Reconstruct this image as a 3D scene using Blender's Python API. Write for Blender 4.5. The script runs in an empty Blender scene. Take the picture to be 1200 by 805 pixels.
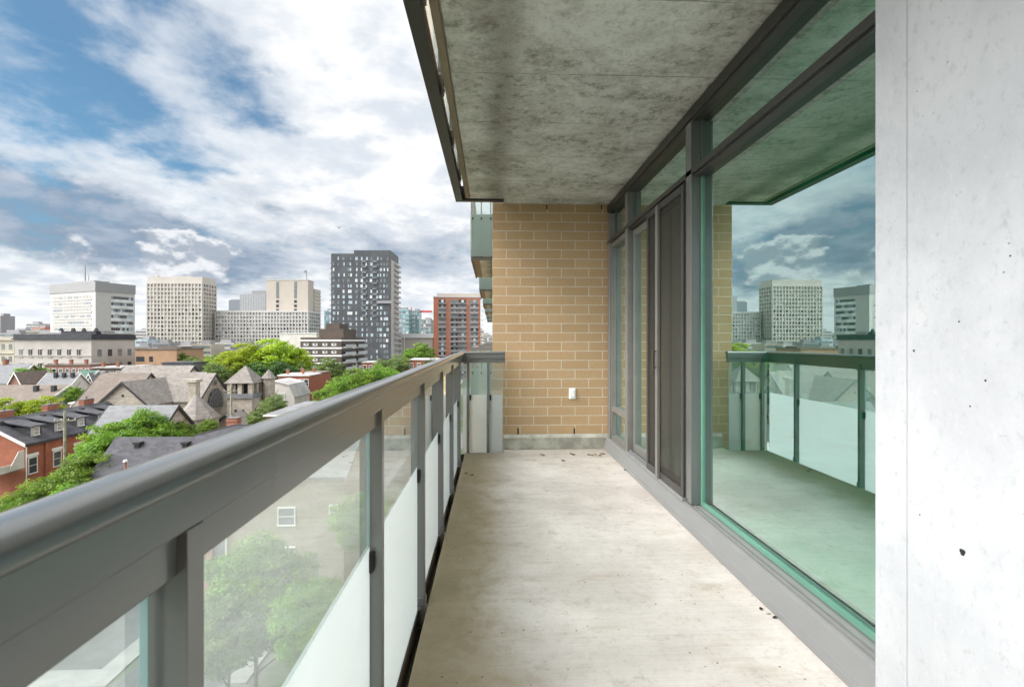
import bpy, bmesh, math, random
from mathutils import Vector, Matrix, noise as mnoise
random.seed(7)
S = bpy.context.scene
COL = S.collection
R = math.radians
# ------------------------------------------------------------------ camera
F = 575.0                      # focal length in pixels of a 1200 wide picture
TH = R(2.29)                   # yaw to the right
HOR = 399.0
CZ = 24.0                      # eye height above the street
cam_d = bpy.data.cameras.new('camera'); cam = bpy.data.objects.new('camera', cam_d); COL.objects.link(cam)
cam.location = (0, 0, CZ); cam.rotation_euler = (R(90), 0, -TH)
cam_d.sensor_width = 36; cam_d.lens = F/1200*36
cam_d.shift_y = -3.5/1200
cam_d.clip_start = 0.05; cam_d.clip_end = 20000
cam_d.dof.use_dof = True; cam_d.dof.focus_distance = 4.5; cam_d.dof.aperture_fstop = 9
S.camera = cam
S.view_settings.view_transform = 'Standard'; S.view_settings.look = 'None'
S.view_settings.gamma = 1; S.view_settings.use_curve_mapping = False
S.view_settings.exposure = 0.70

# ------------------------------------------------------------------ world
SUN_AZ, SUN_EL = R(-108), R(42)           # azimuth from +Y clockwise
world = bpy.data.worlds.new('World'); S.world = world; world.use_nodes = True
nt = world.node_tree; nt.nodes.clear()
class NB:
    "small helper to write node graphs"
    def __init__(s, nt): s.nt = nt
    def n(s, t, **k):
        nd = s.nt.nodes.new(t)
        for a, b in k.items(): setattr(nd, a, b)
        return nd
    def put(s, sock, v):
        if hasattr(v, 'is_output') or isinstance(v, bpy.types.NodeSocket): s.nt.links.new(v, sock)
        else:
            if isinstance(v, tuple) and len(v) == 3 and sock.type == 'RGBA': v = (*v, 1)
            sock.default_value = v
    def m(s, op, a, b=0.0, c=0.0, clamp=False):
        nd = s.n('ShaderNodeMath', operation=op, use_clamp=clamp)
        s.put(nd.inputs[0], a); s.put(nd.inputs[1], b); s.put(nd.inputs[2], c)
        return nd.outputs[0]
    def mix(s, f, a, b, blend='MIX'):
        nd = s.n('ShaderNodeMix', data_type='RGBA', blend_type=blend)
        s.put(nd.inputs[0], f); s.put(nd.inputs[6], a); s.put(nd.inputs[7], b)
        return nd.outputs[2]
    def ramp(s, v, lo, hi, a=0.0, b=1.0):
        nd = s.n('ShaderNodeMapRange', interpolation_type='SMOOTHSTEP')
        s.put(nd.inputs[0], v); s.put(nd.inputs[1], lo); s.put(nd.inputs[2], hi); s.put(nd.inputs[3], a); s.put(nd.inputs[4], b)
        return nd.outputs[0]
    def noise(s, vec, scale, detail=4, rough=.55, dist=0.0):
        nd = s.n('ShaderNodeTexNoise'); nd.inputs['Scale'].default_value = scale; nd.inputs['Detail'].default_value = detail
        nd.inputs['Roughness'].default_value = rough; nd.inputs['Distortion'].default_value = dist
        if vec is not None: s.nt.links.new(vec, nd.inputs['Vector'])
        return nd
    def mapping(s, vec, scale=(1,1,1), loc=(0,0,0), rot=(0,0,0)):
        nd = s.n('ShaderNodeMapping'); nd.inputs['Scale'].default_value = scale; nd.inputs['Location'].default_value = loc; nd.inputs['Rotation'].default_value = rot
        s.nt.links.new(vec, nd.inputs['Vector']); return nd.outputs[0]

def build_sky():
    b = NB(nt)
    tc = b.n('ShaderNodeTexCoord'); d = tc.outputs['Generated']
    sep = b.n('ShaderNodeSeparateXYZ'); nt.links.new(d, sep.inputs[0])
    x, y, z = sep.outputs
    az = b.m('MULTIPLY', b.m('ARCTAN2', x, y), 57.2958)
    el = b.m('MULTIPLY', b.m('ARCSINE', z), 57.2958)
    zz = b.m('ADD', b.m('MAXIMUM', z, 0.0), 0.20)
    cmb = b.n('ShaderNodeCombineXYZ'); nt.links.new(b.m('DIVIDE', x, zz), cmb.inputs[0]); nt.links.new(b.m('DIVIDE', y, zz), cmb.inputs[1])
    P = cmb.outputs[0]                                                           # point on the cloud deck
    nA = b.noise(b.mapping(P, (1, 1, 1), (3.1, 7.7, 0)), 4.2, 10, .58, .2).outputs[0]
    nB = b.noise(b.mapping(P, (1.0, .75, 1), (1.0, 5.7, 9), (0, 0, -.55)), 6.5, 10, .58, .15).outputs[0]
    nC = b.noise(b.mapping(P, (1, 1, 1), (13.1, 2.7, 4)), 2.2, 10, .60, .5).outputs[0]
    nD = b.noise(b.mapping(d, (1, 1, 1.5), (5, 1, 3)), 10.0, 8, .52, .15).outputs[0]   # heaps, low in the sky
    warp = b.noise(b.mapping(d, (1, 1, 1.8), (4, 2, 8)), 5.0, 8, .60)
    ws = b.n('ShaderNodeSeparateColor'); nt.links.new(warp.outputs['Color'], ws.inputs[0])
    azw = b.m('ADD', az, b.m('MULTIPLY', b.m('SUBTRACT', ws.outputs[0], .5), 15.0))
    elw = b.m('ADD', el, b.m('MULTIPLY', b.m('SUBTRACT', ws.outputs[1], .5), 9.0))
    def blob(px, py, sa, se, rot, amp):
        phi = math.atan((px-600)/F); ca = math.degrees(phi + TH); ce = math.degrees(math.atan((HOR-py)/F*math.cos(phi)))
        u = b.m('SUBTRACT', azw, ca); v = b.m('SUBTRACT', elw, ce)
        c, s_ = math.cos(R(rot)), math.sin(R(rot))
        uu = b.m('ADD', b.m('MULTIPLY', u, c/sa), b.m('MULTIPLY', v, s_/sa))
        vv = b.m('ADD', b.m('MULTIPLY', u, -s_/se), b.m('MULTIPLY', v, c/se))
        q = b.m('ADD', b.m('MULTIPLY', uu, uu), b.m('MULTIPLY', vv, vv))
        return b.m('MULTIPLY', b.m('POWER', 2.71828, b.m('MULTIPLY', q, -1.0)), amp)
    def total(lst):
        t = None
        for a in lst:
            o = blob(*a); t = o if t is None else b.m('ADD', t, o)
        return t
    def cen(n, k): return b.m('MULTIPLY', b.m('SUBTRACT', n, .5), k)
    blue = total([(0, 30, 9, 11, -30, .65), (130, 105, 9, 2.5, -30, .28), (260, 85, 5, 3.5, -40, .38), (320, 125, 5.5, 3, -35, .62),
                  (170, 175, 13, 3.5, -20, .22), (250, 45, 4, 3, -40, .2), (120, 110, 24, 13, -15, .26), (440, 60, 12, 14, 0, -.6), (400, 200, 12, 5, 0, -.3), (215, 240, 12, 3, 0, -.25)])
    bmask = b.ramp(b.m('ADD', b.m('ADD', blue, cen(nA, 2.4)), cen(nB, 1.1)), -.12, 1.0)
    dark = total([(0, 238, 12, 2.2, -14, 1.0), (100, 268, 13, 2.6, -14, .95), (230, 296, 14, 2.2, -4, .7), (40, 305, 12, 1.6, 0, .6), (330, 225, 10, 2, 0, .4), (200, 250, 30, 5, 0, .22),
                  (400, 285, 12, 2.2, 0, .40), (520, 300, 8, 4, 0, .4), (340, 200, 12, 3, -20, .15), (430, 40, 14, 15, 0, -.7), (210, 220, 10, 3, 0, -.2)])
    dmask = b.ramp(b.m('ADD', b.m('ADD', dark, cen(nC, 1.6)), cen(nB, .8)), -.02, 1.05)
    pf = total([(192, 290, 3.2, 1.7, 0, .75), (243, 302, 4.2, 1.8, 0, .6), (120, 322, 6, 1.5, 0, .5), (290, 325, 6, 1.6, 0, .5), (20, 350, 9, 1.5, 0, .4), (480, 190, 9, 6, 0, .25)])
    pm = b.ramp(b.m('ADD', pf, cen(nD, 2.0)), .36, .58)
    nE = b.noise(b.mapping(d, (1, 1, 1.5), (5, 1, 3.015)), 10.0, 8, .52, .15).outputs[0]
    shade = b.ramp(b.m('SUBTRACT', nD, nE), -.035, .05)                          # tops of the heaps catch the light
    wh = b.mix(dmask, (.66, .665, .67), (.18, .225, .295))
    wh = b.mix(b.ramp(nA, .36, .60, .6, 0.0), wh, (.33, .385, .46))
    low = b.ramp(el, 24, 10)
    heap = b.mix(shade, (.30, .33, .38), (.66, .665, .675))
    sky = b.n('ShaderNodeTexSky', sky_type='NISHITA', sun_disc=False, sun_elevation=SUN_EL, sun_rotation=SUN_AZ, altitude=100)
    SKYK = .1
    blu = b.mix(1.0, sky.outputs[0], (.38, .66, .74), 'MULTIPLY')
    def up(c):
        k = b.n('ShaderNodeVectorMath', operation='SCALE'); nt.links.new(c, k.inputs[0]); k.inputs[3].default_value = 1/SKYK; return k.outputs[0]
    col = b.mix(b.m('MULTIPLY', b.m('MULTIPLY', bmask, .95), b.ramp(el, 3, 14, .25, 1.0)), up(wh), blu)
    col = b.mix(b.m('MULTIPLY', b.m('MULTIPLY', pm, low), .75), col, up(heap))
    # pale air close to the horizon
    col = b.mix(b.ramp(el, 5.0, .3, 0.0, .7), col, tuple(v/SKYK for v in (.60, .62, .65)))
    # cloud deck boosted around the veiled sun, outside the picture, to light the balcony
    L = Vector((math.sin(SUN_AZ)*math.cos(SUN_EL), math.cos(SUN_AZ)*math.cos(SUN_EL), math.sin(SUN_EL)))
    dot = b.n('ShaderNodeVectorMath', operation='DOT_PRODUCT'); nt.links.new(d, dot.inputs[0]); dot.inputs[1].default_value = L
    gl = b.m('MULTIPLY', b.ramp(dot.outputs['Value'], GL0, 1.0, 1.0, GLK), b.ramp(x, .35, .9, 1.0, 1.7))  # unseen eastern sky raised too, to light city faces turned that way
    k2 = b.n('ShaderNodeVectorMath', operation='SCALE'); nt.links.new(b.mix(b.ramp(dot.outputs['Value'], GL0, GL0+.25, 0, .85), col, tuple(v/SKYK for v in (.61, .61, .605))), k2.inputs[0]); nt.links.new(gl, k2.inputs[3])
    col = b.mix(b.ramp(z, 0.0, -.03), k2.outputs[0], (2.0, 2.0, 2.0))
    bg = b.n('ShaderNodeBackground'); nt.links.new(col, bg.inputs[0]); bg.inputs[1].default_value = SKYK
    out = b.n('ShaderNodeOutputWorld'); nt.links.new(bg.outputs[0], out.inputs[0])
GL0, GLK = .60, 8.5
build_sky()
sd = bpy.data.lights.new('sun', 'SUN'); sun = bpy.data.objects.new('sun', sd); COL.objects.link(sun)
sd.energy = 1.4; sd.angle = R(18); sd.color = (1, .945, .875)
sun.rotation_euler = Vector((-math.sin(SUN_AZ)*math.cos(SUN_EL), -math.cos(SUN_AZ)*math.cos(SUN_EL), -math.sin(SUN_EL))).to_track_quat('-Z', 'Y').to_euler()

# ------------------------------------------------------------------ helpers
def ray(px):
    a = math.atan((px-600)/F) + TH
    return math.sin(a), math.cos(a)
def X_at(px, Y):
    a = ray(px); return a[0]/a[1]*Y
def Z_at(py, X, Y):
    d = Y*math.cos(TH) + X*math.sin(TH)
    return CZ + (HOR-py)/F*d
def W(px, py, Y):
    X = X_at(px, Y); return Vector((X, Y, Z_at(py, X, Y)))

def tag(o, label=None, cat=None, group=None, kind=None):
    if label: o['label'] = label
    if cat: o['category'] = cat
    if group: o['group'] = group
    if kind: o['kind'] = kind
    return o
def empty(name, loc=(0,0,0), rz=0.0, **k):
    o = bpy.data.objects.new(name, None); COL.objects.link(o); o.location = loc; o.rotation_euler = (0, 0, rz)
    o.empty_display_size = .2
    return tag(o, **k)
def copy_tree(o, parent=None):
    c = o.copy(); COL.objects.link(c)
    if parent is not None: c.parent = parent
    for ch in [q for q in bpy.data.objects if q.parent == o]: copy_tree(ch, c)
    return c
KIDS = {}
class MB:
    def __init__(s): s.v = []; s.f = []
    def poly(s, *pts):
        i = len(s.v); s.v += [tuple(p) for p in pts]; s.f.append(tuple(range(i, i+len(pts)))); return s
    def box(s, x0, x1, y0, y1, z0, z1):
        i = len(s.v)
        s.v += [(x0,y0,z0),(x1,y0,z0),(x1,y1,z0),(x0,y1,z0),(x0,y0,z1),(x1,y0,z1),(x1,y1,z1),(x0,y1,z1)]
        s.f += [(i,i+3,i+2,i+1),(i+4,i+5,i+6,i+7),(i,i+1,i+5,i+4),(i+1,i+2,i+6,i+5),(i+2,i+3,i+7,i+6),(i+3,i,i+4,i+7)]
        return s
    def extr(s, pts, vec):
        "closed prism: polygon pts moved by vec"
        n = len(pts); i = len(s.v); vec = Vector(vec)
        s.v += [tuple(p) for p in pts] + [tuple(Vector(p)+vec) for p in pts]
        s.f.append(tuple(range(i, i+n))); s.f.append(tuple(range(i+2*n-1, i+n-1, -1)))
        for k in range(n):
            a, b_ = i+k, i+(k+1) % n; s.f.append((b_, a, a+n, b_+n))
        return s
    def tube(s, p0, p1, r0, r1=None, n=10, cap=True):
        r1 = r0 if r1 is None else r1
        p0, p1 = Vector(p0), Vector(p1); a = (p1-p0).normalized()
        u = a.orthogonal().normalized(); w = a.cross(u); i = len(s.v)
        for p, r in ((p0, r0), (p1, r1)):
            for k in range(n):
                t = 2*math.pi*k/n; s.v.append(tuple(p + u*math.cos(t)*r + w*math.sin(t)*r))
        for k in range(n):
            l = (k+1) % n; s.f.append((i+k, i+l, i+n+l, i+n+k))
        if cap: s.f.append(tuple(range(i+n-1, i-1, -1))); s.f.append(tuple(range(i+n, i+2*n)))
        return s
    def build(s, name, mat, parent=None, bevel=0, smooth=False, seg=2, loc=None):
        me = bpy.data.meshes.new(name); me.from_pydata(s.v, [], s.f)
        bm = bmesh.new(); bm.from_mesh(me)
        if bevel or smooth: bmesh.ops.remove_doubles(bm, verts=bm.verts, dist=1e-5)
        if len(bm.faces) < 60000: bmesh.ops.recalc_face_normals(bm, faces=bm.faces)
        bm.to_mesh(me); bm.free()
        me.materials.append(mat)
        o = bpy.data.objects.new(name, me); COL.objects.link(o)
        if parent is not None: o.parent = parent
        if loc is not None: o.location = loc
        if smooth:
            for p in me.polygons: p.use_smooth = True
        if bevel:
            md = o.modifiers.new('bevel', 'BEVEL'); md.width = bevel; md.segments = seg; md.limit_method = 'ANGLE'; md.angle_limit = R(40)
        return o

# ------------------------------------------------------------------ materials
def newmat(name):
    m = bpy.data.materials.new(name); m.use_nodes = True; t = m.node_tree; t.nodes.clear()
    b = NB(t); out = b.n('ShaderNodeOutputMaterial'); return m, b, out
def princ(b, out, **k):
    p = b.n('ShaderNodeBsdfPrincipled')
    for a, v in k.items(): b.put(p.inputs[a.replace('_', ' ')], v)
    b.nt.links.new(p.outputs[0], out.inputs[0]); return p
def bump(b, p, h, strength, dist=.01):
    n = b.n('ShaderNodeBump'); n.inputs['Strength'].default_value = strength; n.inputs['Distance'].default_value = dist
    b.nt.links.new(h, n.inputs['Height']); b.nt.links.new(n.outputs[0], p.inputs['Normal'])
def plain(name, c, rough=.6, metal=0.0, var=.18, scale=1.2, spec=.4, bmp=0.0, bscale=30, objvar=0.0):
    m, b, out = newmat(name)
    tc = b.n('ShaderNodeTexCoord').outputs['Object']
    n = b.noise(tc, scale, 6, .6)
    lo = tuple(v*(1-var) for v in c); hi = tuple(min(v*(1+var), 1) for v in c)
    col = b.mix(b.ramp(n.outputs[0], .3, .7), lo, hi)
    if objvar:
        oi = b.n('ShaderNodeObjectInfo')
        hs = b.n('ShaderNodeHueSaturation'); b.put(hs.inputs['Value'], b.ramp(oi.outputs['Random'], 0, 1, 1-objvar, 1+objvar)); b.put(hs.inputs['Color'], col); col = hs.outputs[0]
    p = princ(b, out, Base_Color=col, Roughness=rough, Metallic=metal, Specular_IOR_Level=spec)
    if bmp: bump(b, p, b.noise(tc, bscale, 5, .6).outputs[0], bmp)
    return m
def bands(name, c1, c2, axis, period, duty, rough=.7, var=.12, scale=.4):
    "two colours in stripes along an object axis (courses, shingles)"
    m, b, out = newmat(name)
    tc = b.n('ShaderNodeTexCoord').outputs['Object']; sp = b.n('ShaderNodeSeparateXYZ'); b.nt.links.new(tc, sp.inputs[0])
    n = b.noise(tc, scale, 6, .65)
    v = b.m('FRACT', b.m('DIVIDE', b.m('ADD', sp.outputs[axis], 100.0), period))
    col = b.mix(b.ramp(v, duty-.04, duty+.04), c1, c2)
    col = b.mix(b.ramp(n.outputs[0], .25, .75), tuple(1-var for _ in range(3)), tuple(1+var for _ in range(3)), 'MIX')if False else b.mix(1.0, col, b.mix(b.ramp(n.outputs[0], .25, .75), (1-2*var,)*3, (1.0,)*3), 'MULTIPLY')
    princ(b, out, Base_Color=col, Roughness=rough, Specular_IOR_Level=.3)
    return m
def brickmat(name, c1, c2, mortar, bw=.3, bh=.1, ms=.010, axis='x', rough=.85, bm=.5, nvar=.25, bias=0.0):
    m, b, out = newmat(name)
    tc = b.n('ShaderNodeTexCoord').outputs['Object']
    sp = b.n('ShaderNodeSeparateXYZ'); b.nt.links.new(tc, sp.inputs[0]); cm = b.n('ShaderNodeCombineXYZ')
    gn = b.n('ShaderNodeNewGeometry'); sn = b.n('ShaderNodeSeparateXYZ')
    tr = b.n('ShaderNodeVectorTransform', vector_type='NORMAL', convert_from='WORLD', convert_to='OBJECT')
    b.nt.links.new(gn.outputs['True Normal'], tr.inputs[0]); b.nt.links.new(tr.outputs[0], sn.inputs[0])
    side = b.m('GREATER_THAN', b.m('ABSOLUTE', sn.outputs[0]), .7)
    u = b.m('ADD', b.m('MULTIPLY', sp.outputs[0], b.m('SUBTRACT', 1.0, side)), b.m('MULTIPLY', sp.outputs[1], side))
    b.nt.links.new(u, cm.inputs[0]); b.nt.links.new(sp.outputs[2], cm.inputs[1])
    br = b.n('ShaderNodeTexBrick'); b.nt.links.new(cm.outputs[0], br.inputs['Vector'])
    br.inputs['Color1'].default_value = (*c1, 1); br.inputs['Color2'].default_value = (*c2, 1); br.inputs['Mortar'].default_value = (*mortar, 1)
    br.inputs['Scale'].default_value = 1; br.inputs['Mortar Size'].default_value = ms/2*1.0; br.inputs['Mortar Smooth'].default_value = .3
    br.inputs['Bias'].default_value = bias; br.inputs['Brick Width'].default_value = bw; br.inputs['Row Height'].default_value = bh
    n = b.noise(tc, 1.3, 7, .65); n2 = b.noise(tc, 60, 4, .7)
    col = b.mix(1.0, br.outputs['Color'], b.mix(b.ramp(n.outputs[0], .25, .75), (1-nvar,)*3, (1.0, 1.0, 1.0)), 'MULTIPLY')
    col = b.mix(1.0, col, b.mix(b.ramp(n2.outputs[0], .3, .7), (.86, .86, .86), (1.06, 1.05, 1.03)), 'MULTIPLY')
    p = princ(b, out, Base_Color=col, Roughness=rough, Specular_IOR_Level=.25)
    h = b.m('ADD', b.m('MULTIPLY', b.m('SUBTRACT', 1.0, br.outputs['Fac']), 1.0), b.m('MULTIPLY', n2.outputs[0], .25))
    if bm: bump(b, p, h, bm, .004)
    return m
def glassy(name, tint, refl=.08, body=None, body_amt=0.0, rough=0.0, rtint=(1,1,1), grow=1.0):
    "thin pane: transparent + fresnel reflection + a little dirt"
    m, b, out = newmat(name)
    tr = b.n('ShaderNodeBsdfTransparent'); tr.inputs[0].default_value = (*tint, 1)
    gl = b.n('ShaderNodeBsdfGlossy'); gl.inputs['Roughness'].default_value = rough; gl.inputs[0].default_value = (*rtint, 1)
    fr = b.n('ShaderNodeFresnel'); fr.inputs[0].default_value = 1.5
    fac = b.m('MULTIPLY', b.m('ADD', b.m('MULTIPLY', fr.outputs[0], grow), refl, clamp=True), b.m('SUBTRACT', 1.0, b.n('ShaderNodeNewGeometry').outputs['Backfacing']))
    base = tr.outputs[0]
    if body is not None:
        df = b.n('ShaderNodeBsdfDiffuse'); df.inputs[0].default_value = (*body, 1)
        tl = b.n('ShaderNodeBsdfTranslucent'); tl.inputs[0].default_value = (*body, 1)
        m1 = b.n('ShaderNodeMixShader'); m1.inputs[0].default_value = .6; b.nt.links.new(df.outputs[0], m1.inputs[1]); b.nt.links.new(tl.outputs[0], m1.inputs[2])
        m2 = b.n('ShaderNodeMixShader')
        tc = b.n('ShaderNodeTexCoord').outputs['Object']
        nn = b.noise(tc, 3, 6, .6)
        b.put(m2.inputs[0], b.ramp(nn.outputs[0], .2, .8, body_amt*.85, body_amt*1.15))
        b.nt.links.new(base, m2.inputs[1]); b.nt.links.new(m1.outputs[0], m2.inputs[2]); base = m2.outputs[0]
    mx = b.n('ShaderNodeMixShader'); b.put(mx.inputs[0], fac); b.nt.links.new(base, mx.inputs[1]); b.nt.links.new(gl.outputs[0], mx.inputs[2])
    b.nt.links.new(mx.outputs[0], out.inputs[0]); return m

def m_floor():
    m, b, out = newmat('balcony concrete'); tc = b.n('ShaderNodeTexCoord').outputs['Object']
    n1 = b.noise(tc, 1.6, 10, .66, .2).outputs[0]; n2 = b.noise(b.mapping(tc, (1, 2.2, 1), (3, 3, 0)), 3.2, 10, .68).outputs[0]
    n3 = b.noise(b.mapping(tc, (2.2, 55, 3)), 1.0, 5, .6).outputs[0]; n3b = b.noise(b.mapping(tc, (1.2, 140, 3), (5, 0, 0)), 1.0, 3, .6).outputs[0]
    n4 = b.noise(tc, 110, 4, .75).outputs[0]; n5 = b.noise(tc, 9, 10, .74, .3).outputs[0]; n6 = b.noise(tc, 30, 6, .7).outputs[0]
    col = b.mix(b.ramp(n1, .34, .66), (.43, .385, .355), (.57, .52, .49))
    col = b.mix(b.ramp(n2, .50, .72, 0, .6), col, (.37, .31, .25))
    col = b.mix(b.ramp(n5, .54, .66, 0, .42), col, (.27, .225, .175))
    col = b.mix(b.ramp(n6, .52, .66, 0, .30), col, (.30, .265, .225))
    col = b.mix(b.ramp(n3, .40, .68, 0, .10), col, (.72, .69, .66))
    col = b.mix(b.ramp(n3b, .54, .70, 0, .16), col, (.30, .27, .23))
    col = b.mix(b.ramp(n4, .55, .75, 0, .28), col, (.25, .23, .20))
    sp = b.n('ShaderNodeSeparateXYZ'); b.nt.links.new(tc, sp.inputs[0])
    edge = b.m('ADD', sp.outputs[0], b.m('ADD', b.m('MULTIPLY', b.m('SUBTRACT', n5, .5), .5), b.m('MULTIPLY', b.m('SUBTRACT', n1, .5), .4)))
    st = b.ramp(edge, .26, -.20)                                            # weathered outer edge
    col = b.mix(b.m('MULTIPLY', st, .80), col, b.mix(n5, (.15, .108, .045), (.42, .33, .19)))
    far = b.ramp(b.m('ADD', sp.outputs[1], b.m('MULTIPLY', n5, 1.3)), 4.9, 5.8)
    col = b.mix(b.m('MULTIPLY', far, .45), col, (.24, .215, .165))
    v = b.n('ShaderNodeTexVoronoi'); v.inputs['Scale'].default_value = 22; b.nt.links.new(tc, v.inputs[0])
    pit = b.m('MULTIPLY', b.ramp(v.outputs['Distance'], .12, .07), b.ramp(n2, .50, .56))
    col = b.mix(b.m('MULTIPLY', pit, .8), col, (.09, .075, .05))
    v2 = b.n('ShaderNodeTexVoronoi'); v2.inputs['Scale'].default_value = 60; b.nt.links.new(tc, v2.inputs[0])
    pit2 = b.m('MULTIPLY', b.ramp(v2.outputs['Distance'], .16, .10), b.ramp(n5, .50, .60))
    col = b.mix(b.m('MULTIPLY', pit2, .6), col, (.14, .12, .09))
    p = princ(b, out, Base_Color=col, Roughness=.84, Specular_IOR_Level=.25)
    h = b.m('ADD', b.m('ADD', b.m('MULTIPLY', n3, .5), b.m('MULTIPLY', n4, .5)), b.m('MULTIPLY', b.m('ADD', pit, n6), -.6))
    bump(b, p, h, .4, .003); return m
def m_ceiling():
    m, b, out = newmat('ceiling concrete'); tc = b.n('ShaderNodeTexCoord').outputs['Object']
    n1 = b.noise(tc, 1.5, 10, .68, .15).outputs[0]; n2 = b.noise(b.mapping(tc, (1, 1, 1), (2, 5, 0)), 3.6, 12, .76, .1).outputs[0]
    n3 = b.noise(b.mapping(tc, (.7, 2.4, 1)), 2.0, 10, .70).outputs[0]; n4 = b.noise(tc, 55, 6, .75).outputs[0]; n5 = b.noise(tc, 14, 8, .75).outputs[0]
    col = b.mix(b.ramp(n1, .36, .64), (.48, .47, .42), (.68, .68, .64))
    col = b.mix(b.ramp(n2, .44, .66, 0, .58), col, (.28, .265, .22))
    sp_ = b.m('MULTIPLY', b.ramp(n5, .50, .60), b.ramp(b.m('ADD', n1, b.m('MULTIPLY', n3, .5)), .84, .68))
    col = b.mix(b.m('MULTIPLY', sp_, .6), col, (.13, .12, .09))
    n6 = b.noise(b.mapping(tc, (1, 1, 1), (9, 9, 0)), 24, 10, .80).outputs[0]
    col = b.mix(b.ramp(n6, .50, .62, 0, .42), col, (.22, .21, .17))
    col = b.mix(b.ramp(n6, .47, .38, 0, .40), col, (.74, .745, .70))
    col = b.mix(b.ramp(n3, .52, .66, 0, .40), col, (.68, .685, .64))
    col = b.mix(b.ramp(n4, .54, .70, 0, .40), col, (.16, .15, .12))
    sp = b.n('ShaderNodeSeparateXYZ'); b.nt.links.new(tc, sp.inputs[0])
    # joints between form boards
    jt = b.m('ABSOLUTE', b.m('SUBTRACT', b.m('FRACT', b.m('DIVIDE', b.m('ADD', sp.outputs[1], b.m('MULTIPLY', n1, .05)), .61)), .5))
    ln = b.m('MULTIPLY', b.ramp(jt, .008, .002), b.ramp(n1, .38, .55))
    col = b.mix(b.m('MULTIPLY', ln, .75), col, (.07, .065, .05))
    gx = b.m('ADD', sp.outputs[0], b.m('MULTIPLY', b.m('SUBTRACT', n2, .5), .35))
    col = b.mix(b.m('MULTIPLY', b.m('MULTIPLY', b.ramp(gx, -.14, .03), b.ramp(gx, .2, .05)), .5), col, (.14, .12, .09))
    edge = b.ramp(sp.outputs[0], -.225, -.24)
    col = b.mix(edge, col, b.mix(n2, (.13, .10, .065), (.36, .30, .21)))
    p = princ(b, out, Base_Color=col, Roughness=.85, Specular_IOR_Level=.25)
    bump(b, p, b.m('ADD', n2, b.m('ADD', b.m('MULTIPLY', n4, .4), b.m('MULTIPLY', n5, .5))), .4, .004); return m
def m_column():
    m, b, out = newmat('pale cast concrete'); tc = b.n('ShaderNodeTexCoord').outputs['Object']
    n1 = b.noise(tc, 2.6, 9, .62, .2).outputs[0]; n2 = b.noise(tc, 24, 9, .74, .2).outputs[0]
    n3 = b.noise(b.mapping(tc, (1, 1.3, .8), rot=(R(28), 0, 0)), 30, 8, .74).outputs[0]; n4 = b.noise(tc, 150, 4, .7).outputs[0]
    n5 = b.noise(b.mapping(tc, (1, 3.0, .3)), 5, 8, .7).outputs[0]
    col = b.mix(b.ramp(n1, .34, .66), (.38, .385, .40), (.45, .455, .465))
    col = b.mix(b.ramp(n3, .53, .66, 0, .55), col, (.32, .325, .335))
    col = b.mix(b.ramp(n3, .45, .36, 0, .18), col, (.55, .55, .555))
    col = b.mix(b.ramp(n2, .57, .70, 0, .55), col, (.27, .27, .275))
    col = b.mix(b.ramp(n5, .55, .72, 0, .15), col, (.25, .25, .245))
    col = b.mix(b.ramp(n4, .58, .72, 0, .3), col, (.27, .27, .27))
    v = b.n('ShaderNodeTexVoronoi'); v.inputs['Scale'].default_value = 34; b.nt.links.new(tc, v.inputs[0])
    pit = b.m('MULTIPLY', b.ramp(v.outputs['Distance'], .10, .06), b.ramp(n1, .52, .60))
    col = b.mix(b.m('MULTIPLY', pit, .75), col, (.14, .14, .14))
    p = princ(b, out, Base_Color=col, Roughness=.75, Specular_IOR_Level=.3)
    bump(b, p, b.m('SUBTRACT', b.m('ADD', b.m('MULTIPLY', n2, .5), b.m('MULTIPLY', n3, .3)), pit), .35, .003); return m
def m_leaf(name, c, c2, transl=.4):
    m, b, out = newmat(name); tc = b.n('ShaderNodeTexCoord').outputs['Object']; oi = b.n('ShaderNodeObjectInfo')
    n = b.noise(tc, .9, 3, .6); n2 = b.noise(tc, 6, 2, .6)
    col = b.mix(b.ramp(b.m('ADD', b.m('MULTIPLY', n.outputs[0], .6), b.m('MULTIPLY', n2.outputs[0], .4)), .35, .65), c, c2)
    hs = b.n('ShaderNodeHueSaturation'); b.put(hs.inputs['Hue'], b.ramp(oi.outputs['Random'], 0, 1, .485, .51)); b.put(hs.inputs['Value'], b.ramp(oi.outputs['Random'], 0, 1, .85, 1.15)); b.put(hs.inputs['Color'], col)
    d = b.n('ShaderNodeBsdfDiffuse'); b.nt.links.new(hs.outputs[0], d.inputs[0])
    t = b.n('ShaderNodeBsdfTranslucent'); b.nt.links.new(hs.outputs[0], t.inputs[0])
    mx = b.n('ShaderNodeMixShader'); mx.inputs[0].default_value = transl; b.nt.links.new(d.outputs[0], mx.inputs[1]); b.nt.links.new(t.outputs[0], mx.inputs[2])
    g = b.n('ShaderNodeBsdfGlossy'); g.inputs['Roughness'].default_value = .5; m3 = b.n('ShaderNodeMixShader'); m3.inputs[0].default_value = .04
    b.nt.links.new(mx.outputs[0], m3.inputs[1]); b.nt.links.new(g.outputs[0], m3.inputs[2]); b.nt.links.new(m3.outputs[0], out.inputs[0]); return m
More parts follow.
